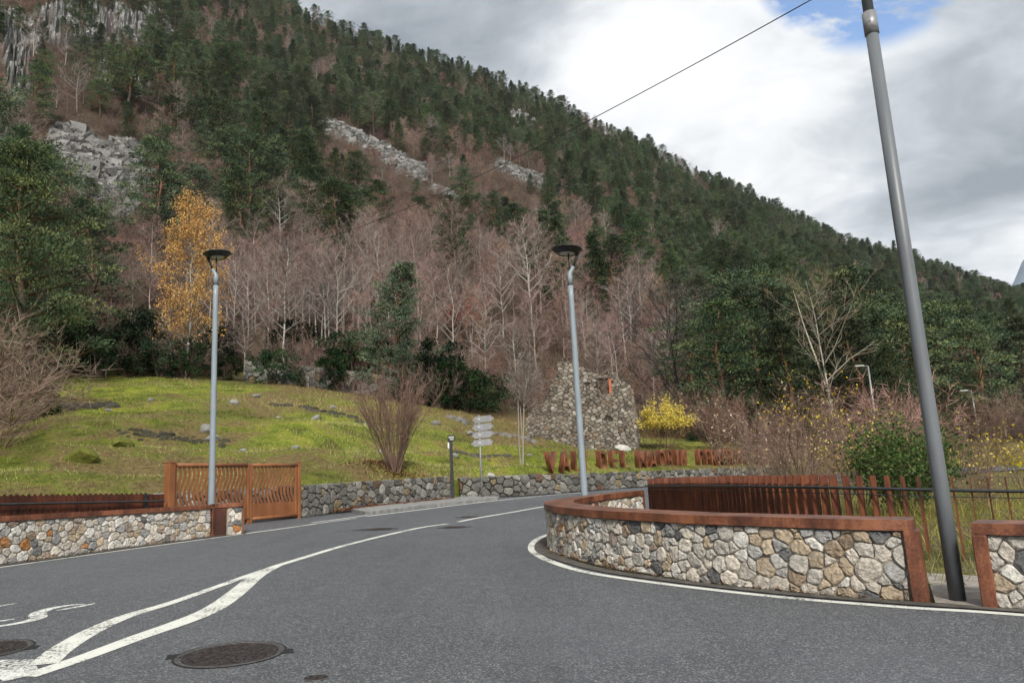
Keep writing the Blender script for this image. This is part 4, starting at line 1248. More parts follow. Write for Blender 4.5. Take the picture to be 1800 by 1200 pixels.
def grow(mb, r, p, d, L, rad, lvl, spec, col, tipcol, out):
    """branching skeleton; spec[lvl] = (n_children, length ratio, spread)"""
    nseg = 4 if lvl < 2 else 3
    pts = [p]; dd = d
    for k in range(nseg):
        dd = unit(dd + r.normal(0, .10 + .05 * lvl, 3) + np.array([0, 0, spec['up'][lvl]]))
        pts.append(pts[-1] + dd * L / nseg)
    pts = np.array(pts)
    cc = np.array(col) if lvl < 2 else np.array(tipcol)
    mb.tube(pts, np.linspace(rad, rad * (.45 if lvl else .3), nseg + 1), (6, 4, 3, 3)[min(lvl, 3)], cc * r.uniform(.85, 1.15), cap=False)
    if lvl + 1 < len(spec['n']):
        n = spec['n'][lvl + 1]
        for k in range(n):
            f = spec['from'][lvl] + (1 - spec['from'][lvl]) * (k + r.uniform(0, 1)) / n
            x = f * nseg; i = min(int(x), nseg - 1); u_ = x - i
            q = pts[i] * (1 - u_) + pts[i + 1] * u_
            base = unit(pts[i + 1] - pts[i])
            sd = unit(np.cross(base, r.normal(0, 1, 3)))
            an = spec['ang'][lvl] * r.uniform(.7, 1.3)
            nd = unit(base * math.cos(an) + sd * math.sin(an))
            grow(mb, r, q, nd, L * spec['len'][lvl] * r.uniform(.6, 1.2) * (1.15 - .55 * f), max(rad * spec['rad'][lvl], .004), lvl + 1, spec, col, tipcol, out)
    else:
        out.append(pts)
def twigs(mb, r, tips, n, L, wd, col, droop=0.):
    if not tips: return
    T = np.array([t_ for t_ in tips])
    m_ = len(T)
    idx = np.repeat(np.arange(m_), n)
    s_ = r.uniform(0, T.shape[1] - 1.001, len(idx)); i = s_.astype(int); u_ = (s_ - i)[:, None]
    p = T[idx, i] * (1 - u_) + T[idx, i + 1] * u_
    base = unit(T[idx, i + 1] - T[idx, i])
    d = unit(base * .9 + r.normal(0, .62, (len(idx), 3)) + np.array([0, 0, -droop])) * L * r.uniform(.5, 1.3, (len(idx), 1))
    mb.slivers(p, d, wd, np.array(col) * r.uniform(.7, 1.3, (len(idx), 1)))
    return p + d * r.uniform(.2, 1, (len(idx), 1))

def make_birch(seed, h=11., n1=24, twig_col=(.17, .115, .10), tw=9, twl=.8, tww=.022, spread=.42, bark=(.42, .40, .36), crown0=.25, lean=.04):
    r = np.random.default_rng(seed)
    tk, cr = MB(), MB()
    n = 9
    zz_ = np.linspace(0, h, n)
    bend = np.cumsum(r.normal(0, .016 * h, (n, 2)), 0) * np.linspace(0.2, 1, n)[:, None] + np.outer(zz_, r.normal(0, lean, 2))
    tp = np.c_[bend, zz_]
    tk.tube(tp, np.interp(zz_ / h, [0, .1, 1], [.0115 * h, .0085 * h, .0012 * h]), 6, bark, cap=False)
    out = []
    spec = {'n': [0, 5], 'len': [.55], 'rad': [.5], 'ang': [.7, .6], 'from': [.2, .2], 'up': [.10, .08, .03]}
    ga = r.uniform(0, 6.28)
    for i in range(n1):
        t_ = crown0 + (.97 - crown0) * ((i + r.uniform(0, 1)) / n1)
        q = (t_ - crown0) / (1 - crown0)
        ga += 2.4 + r.normal(0, .4)
        L = h * spread * (1 - q * .75) * r.uniform(.55, 1.1) * (.55 + .9 * min(1, q * 3 + .3)) * .7
        up = r.uniform(.5, 1.1)
        d = unit(np.array([math.cos(ga), math.sin(ga), up]))
        p0 = np.array([np.interp(t_ * h, zz_, tp[:, 0]), np.interp(t_ * h, zz_, tp[:, 1]), t_ * h])
        spec2 = {'n': [0, 5], 'len': [.5, .5], 'rad': [.5, .5], 'ang': [.65, .6], 'from': [.2, .2], 'up': [.06, .05, .03]}
        grow(cr, r, p0, d, L, .0045 * h * (1 - .6 * q), 0, spec2, np.array(bark) * .62, np.array(twig_col) * 1.1, out)
    tips = twigs(cr, r, out, tw * 2, twl * h / 11, tww * h / 11, twig_col)
    return tk, cr, tips, out, r

def make_bush(seed, h=3., stems=16, spread=.55, col=(.16, .10, .075), tip=(.18, .105, .085), tw=7, twl=.35, tww=.012, n2=5, rad=.012, base=.10, up=.04, ang=.45):
    r = np.random.default_rng(seed)
    b = MB(); out = []
    for i in range(stems):
        a_ = i * 2.4 + r.normal(0, .3)
        tilt = spread * math.sqrt((i + .5) / stems) * r.uniform(.7, 1.15)
        d = unit(np.array([math.cos(a_) * math.sin(tilt), math.sin(a_) * math.sin(tilt), math.cos(tilt)]))
        p0 = np.array([math.cos(a_) * base * h * .4 * r.uniform(0, 1), math.sin(a_) * base * h * .4 * r.uniform(0, 1), -.05])
        spec = {'n': [0, n2], 'len': [.45], 'rad': [.5], 'ang': [ang], 'from': [.3, .2], 'up': [up, .05, .02]}
        grow(b, r, p0, d, h * r.uniform(.6, .95), rad * h / 3, 0, spec, col, tip, out)
    tips = twigs(b, r, out, tw, twl * h / 3, tww * h / 3, tip)
    return b, tips, out, r
def add_leaves(b, r, pts, n, size, cols, jitter=.1):
    if len(pts) == 0: return
    p = pts[r.integers(0, len(pts), n)] + r.normal(0, jitter, (n, 3))
    d = unit(r.normal(0, 1, (n, 3)) + np.array([0, 0, -.3])) * size * r.uniform(.6, 1.3, (n, 1))
    sd = unit(np.cross(d, r.normal(0, 1, (n, 3)))) * size * .33
    c_ = np.array(cols)[r.integers(0, len(cols), n)] * r.uniform(.75, 1.25, (n, 1))
    b.quads(p, d, sd, c_)
def make_evergreen(seed, h=3., w=2.2, n=2600, leaf=.16, cols=((.018, .035, .016), (.028, .05, .02), (.012, .024, .012))):
    """dense dark evergreen bush made of leaf clumps"""
    r = np.random.default_rng(seed)
    b = MB()
    k = 40
    a_ = r.uniform(0, 6.28, k); e = np.sqrt(r.uniform(0, 1, k)); zc = r.uniform(.12, .92, k) * h
    rr = w * np.sqrt(np.clip(1 - ((zc / h - .4) / .62) ** 2, .05, 1)) * e
    ctr = np.c_[np.cos(a_) * rr, np.sin(a_) * rr, zc]
    cc = np.array(cols)[r.integers(0, len(cols), k)] * r.uniform(.8, 1.3, (k, 1))
    idx = r.integers(0, k, n)
    p = ctr[idx] + unit(r.normal(0, 1, (n, 3))) * r.uniform(.2, 1, (n, 1)) ** .6 * np.array([.55, .55, .42]) * w * .42
    p[:, 2] = np.abs(p[:, 2])
    d = unit(r.normal(0, 1, (n, 3)) + np.array([0, 0, .2])) * leaf * r.uniform(.6, 1.4, (n, 1))
    sd = unit(np.cross(d, r.normal(0, 1, (n, 3)))) * leaf * .36
    b.quads(p, d, sd, cc[idx] * r.uniform(.75, 1.25, (n, 1)))
    for i in range(8):
        q = ctr[i]; b.tube([(0, 0, -.1), q * .5, q], [.05, .03, .01], 4, (.06, .045, .035), cap=False)
    return b

# --- prototypes
PINES = [make_pine(100 + i, spread=s_, cone=c_, crown0=k_, flat=f_) for i, (s_, c_, k_, f_) in enumerate(((.27, .30, .20, .42), (.24, .55, .16, .40), (.31, .15, .30, .36), (.22, .75, .12, .42), (.28, .35, .38, .34)))]
SPRUCE = [make_pine(140, spread=.19, cone=.97, crown0=.06, n_br=62, clumps=4, flat=.32, cols=[c_ * .72 for c_ in GREEN])]
PINES += SPRUCE
_birch = [make_birch(200 + i, n1=n_, spread=s_, twig_col=c_, bark=b_, crown0=k_) for i, (n_, s_, c_, b_, k_) in enumerate(((26, .50, (.27, .175, .15), (.30, .24, .20), .18), (22, .46, (.235, .16, .135), (.46, .43, .39), .3), (28, .44, (.31, .19, .15), (.24, .17, .14), .15), (20, .56, (.215, .155, .135), (.46, .43, .39), .28), (26, .54, (.275, .16, .135), (.20, .15, .125), .15)))]
BIRCH = [(b_[0].mesh('birch_trunk', True), b_[1].mesh('birch_crown')) for b_ in _birch]
BUSH = []
for i, (s_, c_) in enumerate(((.75, (.175, .115, .085)), (.95, (.145, .105, .085)), (.6, (.205, .125, .095)), (1.05, (.17, .13, .10)))):
    BUSH.append(make_bush(300 + i, spread=s_, tip=c_, tw=14, twl=.42, tww=.014, stems=18)[0].mesh('bush'))
EVER = [make_evergreen(330 + i, h=h_, w=w_).mesh('evergreen') for i, (h_, w_) in enumerate(((3.0, 2.2), (3.6, 1.7)))]
for tr_, cr_ in PINES: tr_.materials.append(MAT['bark']); cr_.materials.append(MAT['needles'])
for k_, (tr_, cr_) in enumerate(BIRCH): tr_.materials.append(MAT['birch_bark' if k_ in (1, 3) else 'bark']); cr_.materials.append(MAT['twig'])
for m_ in BUSH: m_.materials.append(MAT['twig'])
for m_ in EVER: m_.materials.append(MAT['needles'])

def stand(name, trunk, crown, x, y, h, h0, label, cat, group=None, rz=None, z=None, wid=1., cname='crown'):
    z = tz(x, y) - .15 if z is None else z
    o = empty(name, (x, y, z), rng.uniform(0, 6.28) if rz is None else rz, label, cat, group)
    s_ = h / h0
    o.scale = (s_ * wid, s_ * wid, s_)
    if trunk: link('trunk', trunk, None, o)
    link(cname, crown, None, o)
    return o

# --- named trees
L_PINE = 'green pine tree, one of many covering the mountain slope'
L_BIRCH = 'bare birch tree with pale trunk and pinkish twigs, one of many on the slope'
L_BUSH = 'bare brown thicket bush, one of many along the lower edge of the forest'
L_EVER = 'dark evergreen bush, one of several at the top edge of the meadow'
def P_(az, r): return polar(az, r)
def zone(az, r):
    a_ = ('at the far left' if az < -29 else 'above the golden birch' if az < -20 else 'straight above the meadow' if az < -11
          else 'above the big shrub' if az < -3 else 'behind the centre lamp' if az < 4 else 'above the ruin' if az < 11
          else 'right of the ruin' if az < 19 else 'left of the tall pole' if az < 26 else 'right of the tall pole')
    return a_

# big pine at the left edge
bp = make_pine(400, h=17, spread=.34, crown0=.10, n_br=90, clumps=7, tufts=60, tuft=.19, cone=.25, flat=.40)
bp[0].materials.append(MAT['bark']); bp[1].materials.append(MAT['needles'])
x, y = P_(-33.2, 62); stand('pine_tree', bp[0], bp[1], x, y, 18.0, 17, 'largest dark green pine, towering at the left edge of the meadow', 'pine tree', rz=.5)
# golden birch
tk, cr, tips, out, r = make_birch(410, h=14, n1=40, spread=.46, crown0=.14, twig_col=(.20, .12, .05), tw=4)
lf = MB()
add_leaves(lf, r, tips, 14000, .165, [(.66, .36, .04), (.74, .44, .06), (.58, .27, .035), (.68, .42, .08)], .2)
x, y = P_(-23.3, 66)
ob = empty('birch_tree', (x, y, tz(x, y) - .1), 1.0, 'tall birch with golden orange leaves and white trunk above the meadow', 'birch tree')
tk.build('trunk', 'birch_bark', ob, True); cr.build('branches', 'twig', ob); lf.build('crown', 'leaf', ob)
ob.scale = (.82, .82, 1.02)
# pale loose pine in the middle
mp = make_pine(420, h=10, spread=.36, crown0=.05, n_br=60, clumps=5, tufts=34, tuft=.34, cone=.75, cols=[np.array((.10, .135, .085)), np.array((.13, .165, .10)), np.array((.08, .115, .08))], flat=.5)
mp[0].materials.append(MAT['bark']); mp[1].materials.append(MAT['needles'])
x, y = P_(-8.6, 61); stand('pine_tree', mp[0], mp[1], x, y, 10.5, 10, 'pale grey-green conical pine behind the meadow, above the big bare shrub', 'pine tree', rz=0.)
x, y = P_(-8.5, 57); stand('pine_tree', mp[0], mp[1], x, y, 4.4, 10, 'small bright green young pine in front of the pale conical pine', 'pine tree', rz=2., wid=1.1)
# big dark bare tree right of the ruin
tk, cr, tips, out, r = make_birch(430, h=10, n1=34, spread=.9, crown0=.2, bark=(.06, .05, .045), twig_col=(.105, .09, .078), tw=12, twl=.8, tww=.02)
x, y = P_(12.2, 62)
ob = empty('bare_tree', (x, y, tz(x, y) - .1), 2.2, 'wide dark leafless tree standing just right of the stone ruin', 'bare tree')
ob.scale = (1.15, 1.15, 1.12)
tk.build('trunk', 'bark', ob, True); cr.build('crown', 'twig', ob)
# pale forked tree among the right-hand pines
tk, cr, tips, out, r = make_birch(440, h=11, n1=24, spread=.6, crown0=.3, bark=(.46, .41, .33), twig_col=(.24, .19, .11), tw=6, lean=.10)
lf2 = MB(); lf2.tube([(0, 0, 2.5), (-.5, .1, 5), (-1.3, .2, 8), (-2.0, 0, 10.5)], [.10, .08, .05, .02], 6, (.46, .41, .33), cap=False)
x, y = P_(22.3, 66)
ob = empty('bare_tree', (x, y, tz(x, y) - .1), .3, 'pale forked leafless tree rising among the green pines on the right', 'bare tree')
tk.build('trunk', 'bark', ob, True); cr.build('crown', 'twig', ob); lf2.build('fork', 'bark', ob, True)
ob.scale = (1.15, 1.15, 1.2)
# rust-leaved shrub in the birch wood
b, tips, out, r = make_bush(450, h=5, stems=14, spread=.6, tip=(.2, .1, .06))
lf = MB(); add_leaves(lf, r, tips, 2200, .26, [(.30, .09, .035), (.36, .13, .05), (.22, .07, .03)], .25)
x, y = P_(-3.6, 84)
ob = empty('shrub', (x, y, tz(x, y)), 0, 'rust-coloured leafy shrub in the middle of the bare birch wood', 'shrub')
b.build('stems', 'twig', ob); lf.build('crown', 'leaf', ob)
ob.scale = (1.15, 1.15, 1.1)

# right-hand pines in front of the forest
ORD = ['first', 'second', 'third', 'fourth', 'fifth', 'sixth', 'seventh', 'eighth', 'ninth', 'tenth', 'eleventh', 'twelfth', 'thirteenth', 'fourteenth', 'fifteenth', 'sixteenth', 'seventeenth', 'eighteenth', 'nineteenth', 'twentieth', 'twenty-first', 'twenty-second', 'twenty-third', 'twenty-fourth', 'twenty-fifth', 'twenty-sixth']
RPINES = ((15.0, 60, 10.6, 0), (17.3, 66, 12.8, 3), (19.6, 60, 9.6, 1), (24.6, 70, 11.0, 0), (16.2, 76, 14.5, 2), (20.7, 80, 14.2, 1), (27.0, 78, 11.5, 4), (26.0, 66, 8.0, 3), (31.5, 84, 11.5, 0), (33.5, 90, 12, 1), (29.3, 95, 12.0, 2))
for k, (az, r_, h_, v_) in enumerate(RPINES):
    x, y = P_(az, r_); stand('pine_tree', *PINES[v_], x, y, h_, 12, 'full green pine near the shrubs right of the ruin, ' + ORD[sorted(q[0] for q in RPINES).index(az)] + ' from the ruin', 'pine tree', 'pines grouped right of the ruin', wid=1.25)

# big pines standing out of the bare wood
BIGP = ((-20.7, 146, 15.5, 0), (-18.0, 144, 14.5, 3), (-15.2, 150, 14.5, 1), (-12.4, 140, 14.0, 0), (-4.2, 118, 9.5, 4), (1.6, 128, 8.5, 1), (-.3, 200, 13, 3), (-6.6, 175, 11.5, 0), (-29.3, 118, 9.0, 0), (-24.8, 152, 12, 2), (-11.0, 150, 12, 2))
for az, r_, h_, v_ in BIGP:
    x, y = P_(az, r_); stand('pine_tree', *PINES[v_], x, y, h_, 12, 'large full pine standing out of the bare wood, ' + ORD[sorted(q[0] for q in BIGP).index(az)] + ' from the left', 'pine tree', 'large pines standing out of the birch wood', wid=1.35)
# --- the forest: who grows where
def g2(az, r, a0, r0, sa, sr): return np.exp(-((az - a0) / sa) ** 2 - ((r - r0) / sr) ** 2)
def birch_share(az, r):
    s_ = .24 + .20 * np.clip((5 - az) / 6, 0, 1) * np.clip((300 - r) / 60, 0, 1)
    for a0, r0, sa, sr, w_ in ((-20, 85, 6, 34, 1.0), (-14, 85, 6, 34, 1.0), (-7, 115, 6, 75, .92), (0, 140, 6, 95, .9), (5, 155, 5, 100, .88), (-26, 175, 3, 28, .75), (-28.5, 105, 4.5, 26, .9), (-17, 235, 5, 24, .4), (-5.5, 195, 4, 22, .7),
                               (2.5, 205, 4, 40, .7), (2, 300, 4, 30, .4), (10, 115, 4, 60, .85), (10, 190, 3, 30, .5), (16, 130, 3, 26, .3), (23, 110, 3, 25, .75), (29.5, 120, 4, 40, .7), (34, 110, 3, 30, .5), (-33, 190, 5, 20, .5), (-24, 225, 4, 20, .4)):
        s_ = np.maximum(s_, w_ * g2(az, r, a0, r0, sa, sr))
    s_ = s_ + .55 * np.clip((118 - r) / 20, 0, 1) * np.clip((az + 24) / 2, 0, 1) * np.clip((13 - az) / 2, 0, 1)
    s_ = s_ * (1 - .5 * g2(az, r, -14, 175, 3.2, 16))
    x, y = r * np.sin(np.radians(az)), r * np.cos(np.radians(az))
    n_ = fbm(x * .045 + 3, y * .045, 3) * 1.5 + fbm(x * .14, y * .14, 2) * .8
    return np.clip((s_ - .5 + n_) * 1.9 + .5, .03, .97)
def forest_points():
    pts = []
    r = np.random.default_rng(91)
    N = 42000
    az = r.uniform(-41, 41, N)
    rr = np.sqrt(r.uniform(66 ** 2, 700 ** 2, N))
    re = np.interp(az, E_AZ, E_R); rc = np.interp(az, C_AZ, C_R)
    ok = (rr > re + 3) & (rr < rc + 14)
    az, rr = az[ok], rr[ok]
    bs = birch_share(az, rr)
    isb = r.uniform(0, 1, len(az)) < bs
    sc_ = scree_mask(az, rr); cm = cliff_mask(az, rr)
    keep = (r.uniform(0, 1, len(az)) > sc_ * 1.4) & (r.uniform(0, 1, len(az)) > cm * .86)
    front = np.zeros(len(az))
    for a0, r0, a1, r1, wa, wr in SCREE:
        lo, hi = min(a0, a1) - wa, max(a0, a1) + wa
        rm = np.interp(az, [min(a0, a1), max(a0, a1)], [r0, r1] if a0 < a1 else [r1, r0])
        front = np.maximum(front, ((az > lo) & (az < hi) & (rr > rm - 44 * (r0 / 200) - 8) & (rr < rm + wr)) * 1.)
    for a0, r0, a1, r1, wa, wr in CLIFF[:4]:
        rm = np.interp(az, [a0, a1], [r0, r1])
        front = np.maximum(front, (r.uniform(0, 1, len(az)) < .55) * ((az > a0 - wa) & (az < a1 + wa) & (rr > rm - wr - 34) & (rr < rm - wr * .5)) * 1.)
    keep &= ~((front > 0) & (~isb) & (r.uniform(0, 1, len(az)) < .8))
    az, rr, isb, cm = az[keep], rr[keep], isb[keep], np.maximum(cm, front)[keep]
    x, y = rr * np.sin(np.radians(az)), rr * np.cos(np.radians(az))
    # keep trees apart on a grid of cells
    cell = {}; sel = []
    order = np.argsort(r.uniform(0, 1, len(az)))
    for i in order:
        dmin = (3.9 if rr[i] < 135 else 3.1) if isb[i] else (4.6 if (rr[i] < 270 and az[i] < 4) else 3.5)
        
        kx, ky = int(x[i] // 5), int(y[i] // 5)
        bad = False
        for a_ in (-1, 0, 1):
            for b_ in (-1, 0, 1):
                for j in cell.get((kx + a_, ky + b_), ()):
                    if (x[i] - x[j]) ** 2 + (y[i] - y[j]) ** 2 < dmin * dmin: bad = True; break
                if bad: break
            if bad: break
        if not bad:
            cell.setdefault((kx, ky), []).append(i); sel.append(i)
    sel = np.array(sel)
    return az[sel], rr[sel], x[sel], y[sel], isb[sel], cm[sel]
f_az, f_r, f_x, f_y, f_b, f_c = forest_points()
f_z = terr(f_x, f_y)
fr_ = np.random.default_rng(5)
f_h = np.where(f_b, fr_.normal(9.0, 2.4, len(f_x)), fr_.normal(11.8, 2.9, len(f_x)))
f_h *= np.interp(f_r, [70, 100, 165, 240, 330, 500], [.85, .92, .98, .86, .82, .80]) * (1 - .5 * f_c)
f_h *= np.where((~f_b) & (f_az < 4) & (f_r < 270), 1.16, 1.0)
f_h = np.clip(f_h, 3, 18)
# the golden birch, the named pines and the open wood keep their space
for (az, r_, d_) in ((-23.9, 66, 4), (-8.6, 61, 4), (12.2, 62, 5), (22.3, 66, 3), (-33.2, 62, 6), (-23.5, 74, 5)) + tuple((q[0], q[1], 4.5) for q in BIGP):
    x, y = P_(az, r_); k_ = np.hypot(f_x - x, f_y - y) > d_
    f_az, f_r, f_x, f_y, f_b, f_c, f_z, f_h = [q[k_] for q in (f_az, f_r, f_x, f_y, f_b, f_c, f_z, f_h)]
inview = np.abs(f_az + .5) < 37
order = np.argsort(np.where(inview, f_r, f_r + 5000))
pi = [i for i in order if not f_b[i]]; bi = [i for i in order if f_b[i]]
near_p, far_p = pi[:265], pi[265:]
near_b, far_b = bi[:285], bi[285:]
first = {}
def pine_variant(i):
    q = fr_.uniform()
    if f_r[i] > 330 and f_az[i] < 2 and q < .14: return 5
    return int(fr_.choice(5, p=[.28, .2, .24, .13, .15])) if q > .05 else 5
for i in near_p:
    v_ = pine_variant(i)
    o = stand('pine_tree', *PINES[v_], f_x[i], f_y[i], f_h[i], 12, ('tall' if f_h[i] > 11.2 else 'short') + ' green pine on the ' + ('lower' if f_r[i] < 165 else 'upper') + ' slope ' + zone(f_az[i], f_r[i]), 'pine tree', 'pines on the mountain slope', z=f_z[i] - .3, wid=fr_.uniform(.9, 1.25))
    first.setdefault(('p', v_), o)
for i in near_b:
    v_ = int(fr_.integers(len(BIRCH)))
    o = stand('birch_tree', *BIRCH[v_], f_x[i], f_y[i], f_h[i], 11, ('tall' if f_h[i] > 9 else 'short') + (' white-stemmed' if v_ in (1, 3) else ' brown-stemmed') + ' bare birch on the ' + ('lower' if f_r[i] < 110 else 'middle') + ' slope ' + zone(f_az[i], f_r[i]), 'birch tree', 'bare birches on the mountain slope', z=f_z[i] - .3, wid=fr_.uniform(.85, 1.15))
    first.setdefault(('b', v_), o)

def scatter(name, label, idx, variants, h0, srcs, vfun):
    """the far wood: one object, trees set on points"""
    P = np.c_[f_x[idx], f_y[idx], f_z[idx] - .4]
    me = bpy.data.meshes.new(name)
    me.vertices.add(len(P)); me.vertices.foreach_set('co', P.astype(np.float32).ravel())
    va = me.attributes.new('var', 'INT', 'POINT'); va.data.foreach_set('value', np.array([vfun(i) for i in idx], np.int32))
    ra = me.attributes.new('rot', 'FLOAT', 'POINT'); ra.data.foreach_set('value', fr_.uniform(0, 6.28, len(idx)).astype(np.float32))
    sa = me.attributes.new('scl', 'FLOAT', 'POINT'); sa.data.foreach_set('value', (f_h[idx] / h0).astype(np.float32))
    me.update()
    o = link(name, me)
    ng = bpy.data.node_groups.new(name, 'GeometryNodeTree')
    ng.interface.new_socket('Geometry', in_out='INPUT', socket_type='NodeSocketGeometry')
    ng.interface.new_socket('Geometry', in_out='OUTPUT', socket_type='NodeSocketGeometry')
    N = ng.nodes; LK = ng.links
    gi = N.new('NodeGroupInput'); go = N.new('NodeGroupOutput')
    def attr(nm, ty):
        a_ = N.new('GeometryNodeInputNamedAttribute'); a_.data_type = ty; a_.inputs[0].default_value = nm
        return a_.outputs[0]
    var, rot, scl = attr('var', 'INT'), attr('rot', 'FLOAT'), attr('scl', 'FLOAT')
    cx = N.new('ShaderNodeCombineXYZ'); LK.new(rot, cx.inputs[2])
    jn = N.new('GeometryNodeJoinGeometry')
    for v_, obs in srcs:
        cp = N.new('FunctionNodeCompare'); cp.data_type = 'INT'; cp.operation = 'EQUAL'
        LK.new(var, cp.inputs[2]); cp.inputs[3].default_value = v_
        for so in obs:
            oi = N.new('GeometryNodeObjectInfo'); oi.transform_space = 'ORIGINAL'; oi.inputs['Object'].default_value = so
            ip = N.new('GeometryNodeInstanceOnPoints')
            LK.new(gi.outputs[0], ip.inputs['Points']); LK.new(cp.outputs[0], ip.inputs['Selection']); LK.new(oi.outputs['Geometry'], ip.inputs['Instance'])
            LK.new(cx.outputs[0], ip.inputs['Rotation']); LK.new(scl, ip.inputs['Scale'])
            LK.new(ip.outputs[0], jn.inputs[0])
    LK.new(jn.outputs[0], go.inputs[0])
    md = o.modifiers.new('trees', 'NODES'); md.node_group = ng
    return tag(o, label, 'forest', kind='stuff')
def kids(o): return [c_ for c_ in o.children]
scatter('pine_forest', 'dark green pine forest covering the far upper mountain slope', np.array(far_p), 6, 12., [(v_, kids(first[('p', v_)])) for v_ in range(6) if ('p', v_) in first], pine_variant)
scatter('birch_forest', 'pinkish bare birch wood on the far mountain slope', np.array(far_b), 5, 11., [(v_, kids(first[('b', v_)])) for v_ in range(5) if ('b', v_) in first], lambda i: int(fr_.integers(5)))

# low brown undergrowth between the trees
_n = 5200; _az = fr_.uniform(-39, 39, _n); _r = np.sqrt(fr_.uniform(62 ** 2, 360 ** 2, _n))
_re = np.interp(_az, E_AZ, E_R); _k = (_r > _re + 2) & ((_r > 118) | (fr_.uniform(0, 1, _n) < .4)) & (_r < np.interp(_az, C_AZ, C_R)) & (scree_mask(_az, _r) < .5) & (cliff_mask(_az, _r) < .7)
_az, _r = _az[_k], _r[_k]
keep_f = (f_x, f_y, f_z, f_h)
f_x, f_y = _r * np.sin(np.radians(_az)), _r * np.cos(np.radians(_az)); f_z = terr(f_x, f_y); f_h = fr_.uniform(2.2, 5.0, len(f_x))
proto = []
for v_ in range(4):
    x, y = P_(-30 + 15 * v_, 88); o = tag(link('bush', BUSH[v_]), L_BUSH, 'bush', 'thicket bushes at the forest edge'); o.location = (x, y, tz(x, y) - .1); o.scale = (1.2, 1.2, 1.2); o['label'] = 'bare bush deeper in the wood ' + zone(-30 + 15 * v_, 88); proto.append(o)
scatter('undergrowth', 'brown leafless undergrowth between the trees of the slope', np.arange(len(f_x)), 4, 3., [(v_, [proto[v_]]) for v_ in range(4)], lambda i: int(fr_.integers(4)))
f_x, f_y, f_z, f_h = keep_f

# --- pale-stemmed trees in front of the dark gap, and thicket along the forest edge
for k in range(26):
    az = -22 + 13.5 * (k + fr_.uniform(0, .8)) / 26; r_ = fr_.uniform(72, 86); x, y = P_(az, r_)
    v_ = (1, 3)[k % 2]
    stand('birch_tree', *BIRCH[v_], x, y, fr_.uniform(9, 12.5), 11, 'slender white-stemmed bare tree, ' + ORD[k] + ' along the pale row from the golden birch', 'birch tree', 'white-stemmed trees above the old terrace wall', wid=.8)
for k in range(120):
    az = fr_.uniform(-37, 37); re = float(np.interp(az, E_AZ, E_R))
    r_ = re + fr_.uniform(-2, 14) if az < 9 else re + fr_.uniform(-20, 10)
    if -3 < az < 14 and r_ < 58: r_ = fr_.uniform(58, 64)
    if -20 < az < -9 and r_ < 67: r_ = fr_.uniform(67, 76)
    x, y = P_(az, r_); v_ = int(fr_.integers(4))
    o = tag(link('bush', BUSH[v_]), ('grey-brown', 'dark brown', 'pinkish brown', 'tan')[v_] + ' bare bush at the forest edge ' + zone(az, r_), 'bush', 'thicket bushes at the forest edge')
    s_ = fr_.uniform(.8, 1.7); o.location = (x, y, tz(x, y) - .1); o.scale = (s_, s_, s_ * fr_.uniform(.8, 1.15)); o.rotation_euler = (0, 0, fr_.uniform(0, 6.28))
EV = [(-32, 66, 1.2), (-30, 68, 1.3), (-28.3, 67, 1.35), (-26.5, 67.5, 1.35), (-25, 66.5, 1.1), (-30.8, 72, 1.6), (-27, 73, 1.7), (-23.2, 66, 1.0), (-17.4, 62.5, 1.0), (-13.2, 61, 1.0), (-6.4, 57, 1.3), (-4.8, 55.5, 1.2), (-3.4, 56, 1.1), (-5.6, 60, 1.5), (-2.4, 58, 1.1), (-20.8, 65, .8), (-21.8, 72, 1.3), (-16.3, 70, 1.5), (-12.3, 68, 1.5), (-9.9, 66, 1.2), (13.8, 58, .7), (19, 62, .9), (22, 66, .9), (-34.5, 68, 1.6)]
for k, (az, r_, s_) in enumerate(EV):
    x, y = P_(az, r_); o = tag(link('evergreen_bush', EVER[k % 2]), ('broad' if k % 2 == 0 else 'upright') + ' dark evergreen bush at the forest edge ' + zone(az, r_), 'bush', 'dark evergreen bushes along the forest edge')
    o.location = (x, y, tz(x, y) - .2); o.scale = (s_, s_, s_); o.rotation_euler = (0, 0, k * 1.3)
x, y = P_(-31.6, 44); o = tag(link('evergreen_bush', EVER[1]), 'small dark evergreen bush beside the bare thicket at the left edge', 'bush'); o.location = (x, y, tz(x, y) - .1); o.scale = (.5, .5, .55)

# big bare shrub on the meadow
b, tips, out, r = make_bush(460, h=3.9, stems=54, spread=.55, col=(.155, .105, .075), tip=(.19, .125, .09), tw=8, twl=.34, tww=.009, n2=6, rad=.013, base=.16, up=.035, ang=.28)
x, y = -4.5, 28.3
ob = empty('shrub', (x, y, tz(x, y)), 0, 'large many-stemmed leafless brown shrub on the meadow behind the wall', 'shrub')
b.build('stems', 'twig', ob)
# slim bare tree by the sign
tk, cr, tips, out, r = make_birch(470, h=4.7, n1=34, spread=.42, crown0=.50, bark=(.24, .22, .19), twig_col=(.30, .27, .23), tw=4, twl=.7, tww=.03, lean=.0)
tk.tube([(.08, .05, 0), (.12, .02, .8), (.07, 0, 2.6)], [.035, .03, .02], 5, (.24, .22, .19), cap=False); tk.tube([(-.09, 0, 0), (-.11, .02, 1), (-.05, 0, 2.8)], [.035, .03, .02], 5, (.24, .22, .19), cap=False)
x, y = .16, 33.6
ob = empty('bare_tree', (x, y, tz(x, y) - .05), .8, 'slim pale leafless tree between the road sign and the letters', 'bare tree')
tk.build('trunk', 'bark', ob, True); cr.build('crown', 'twig', ob)
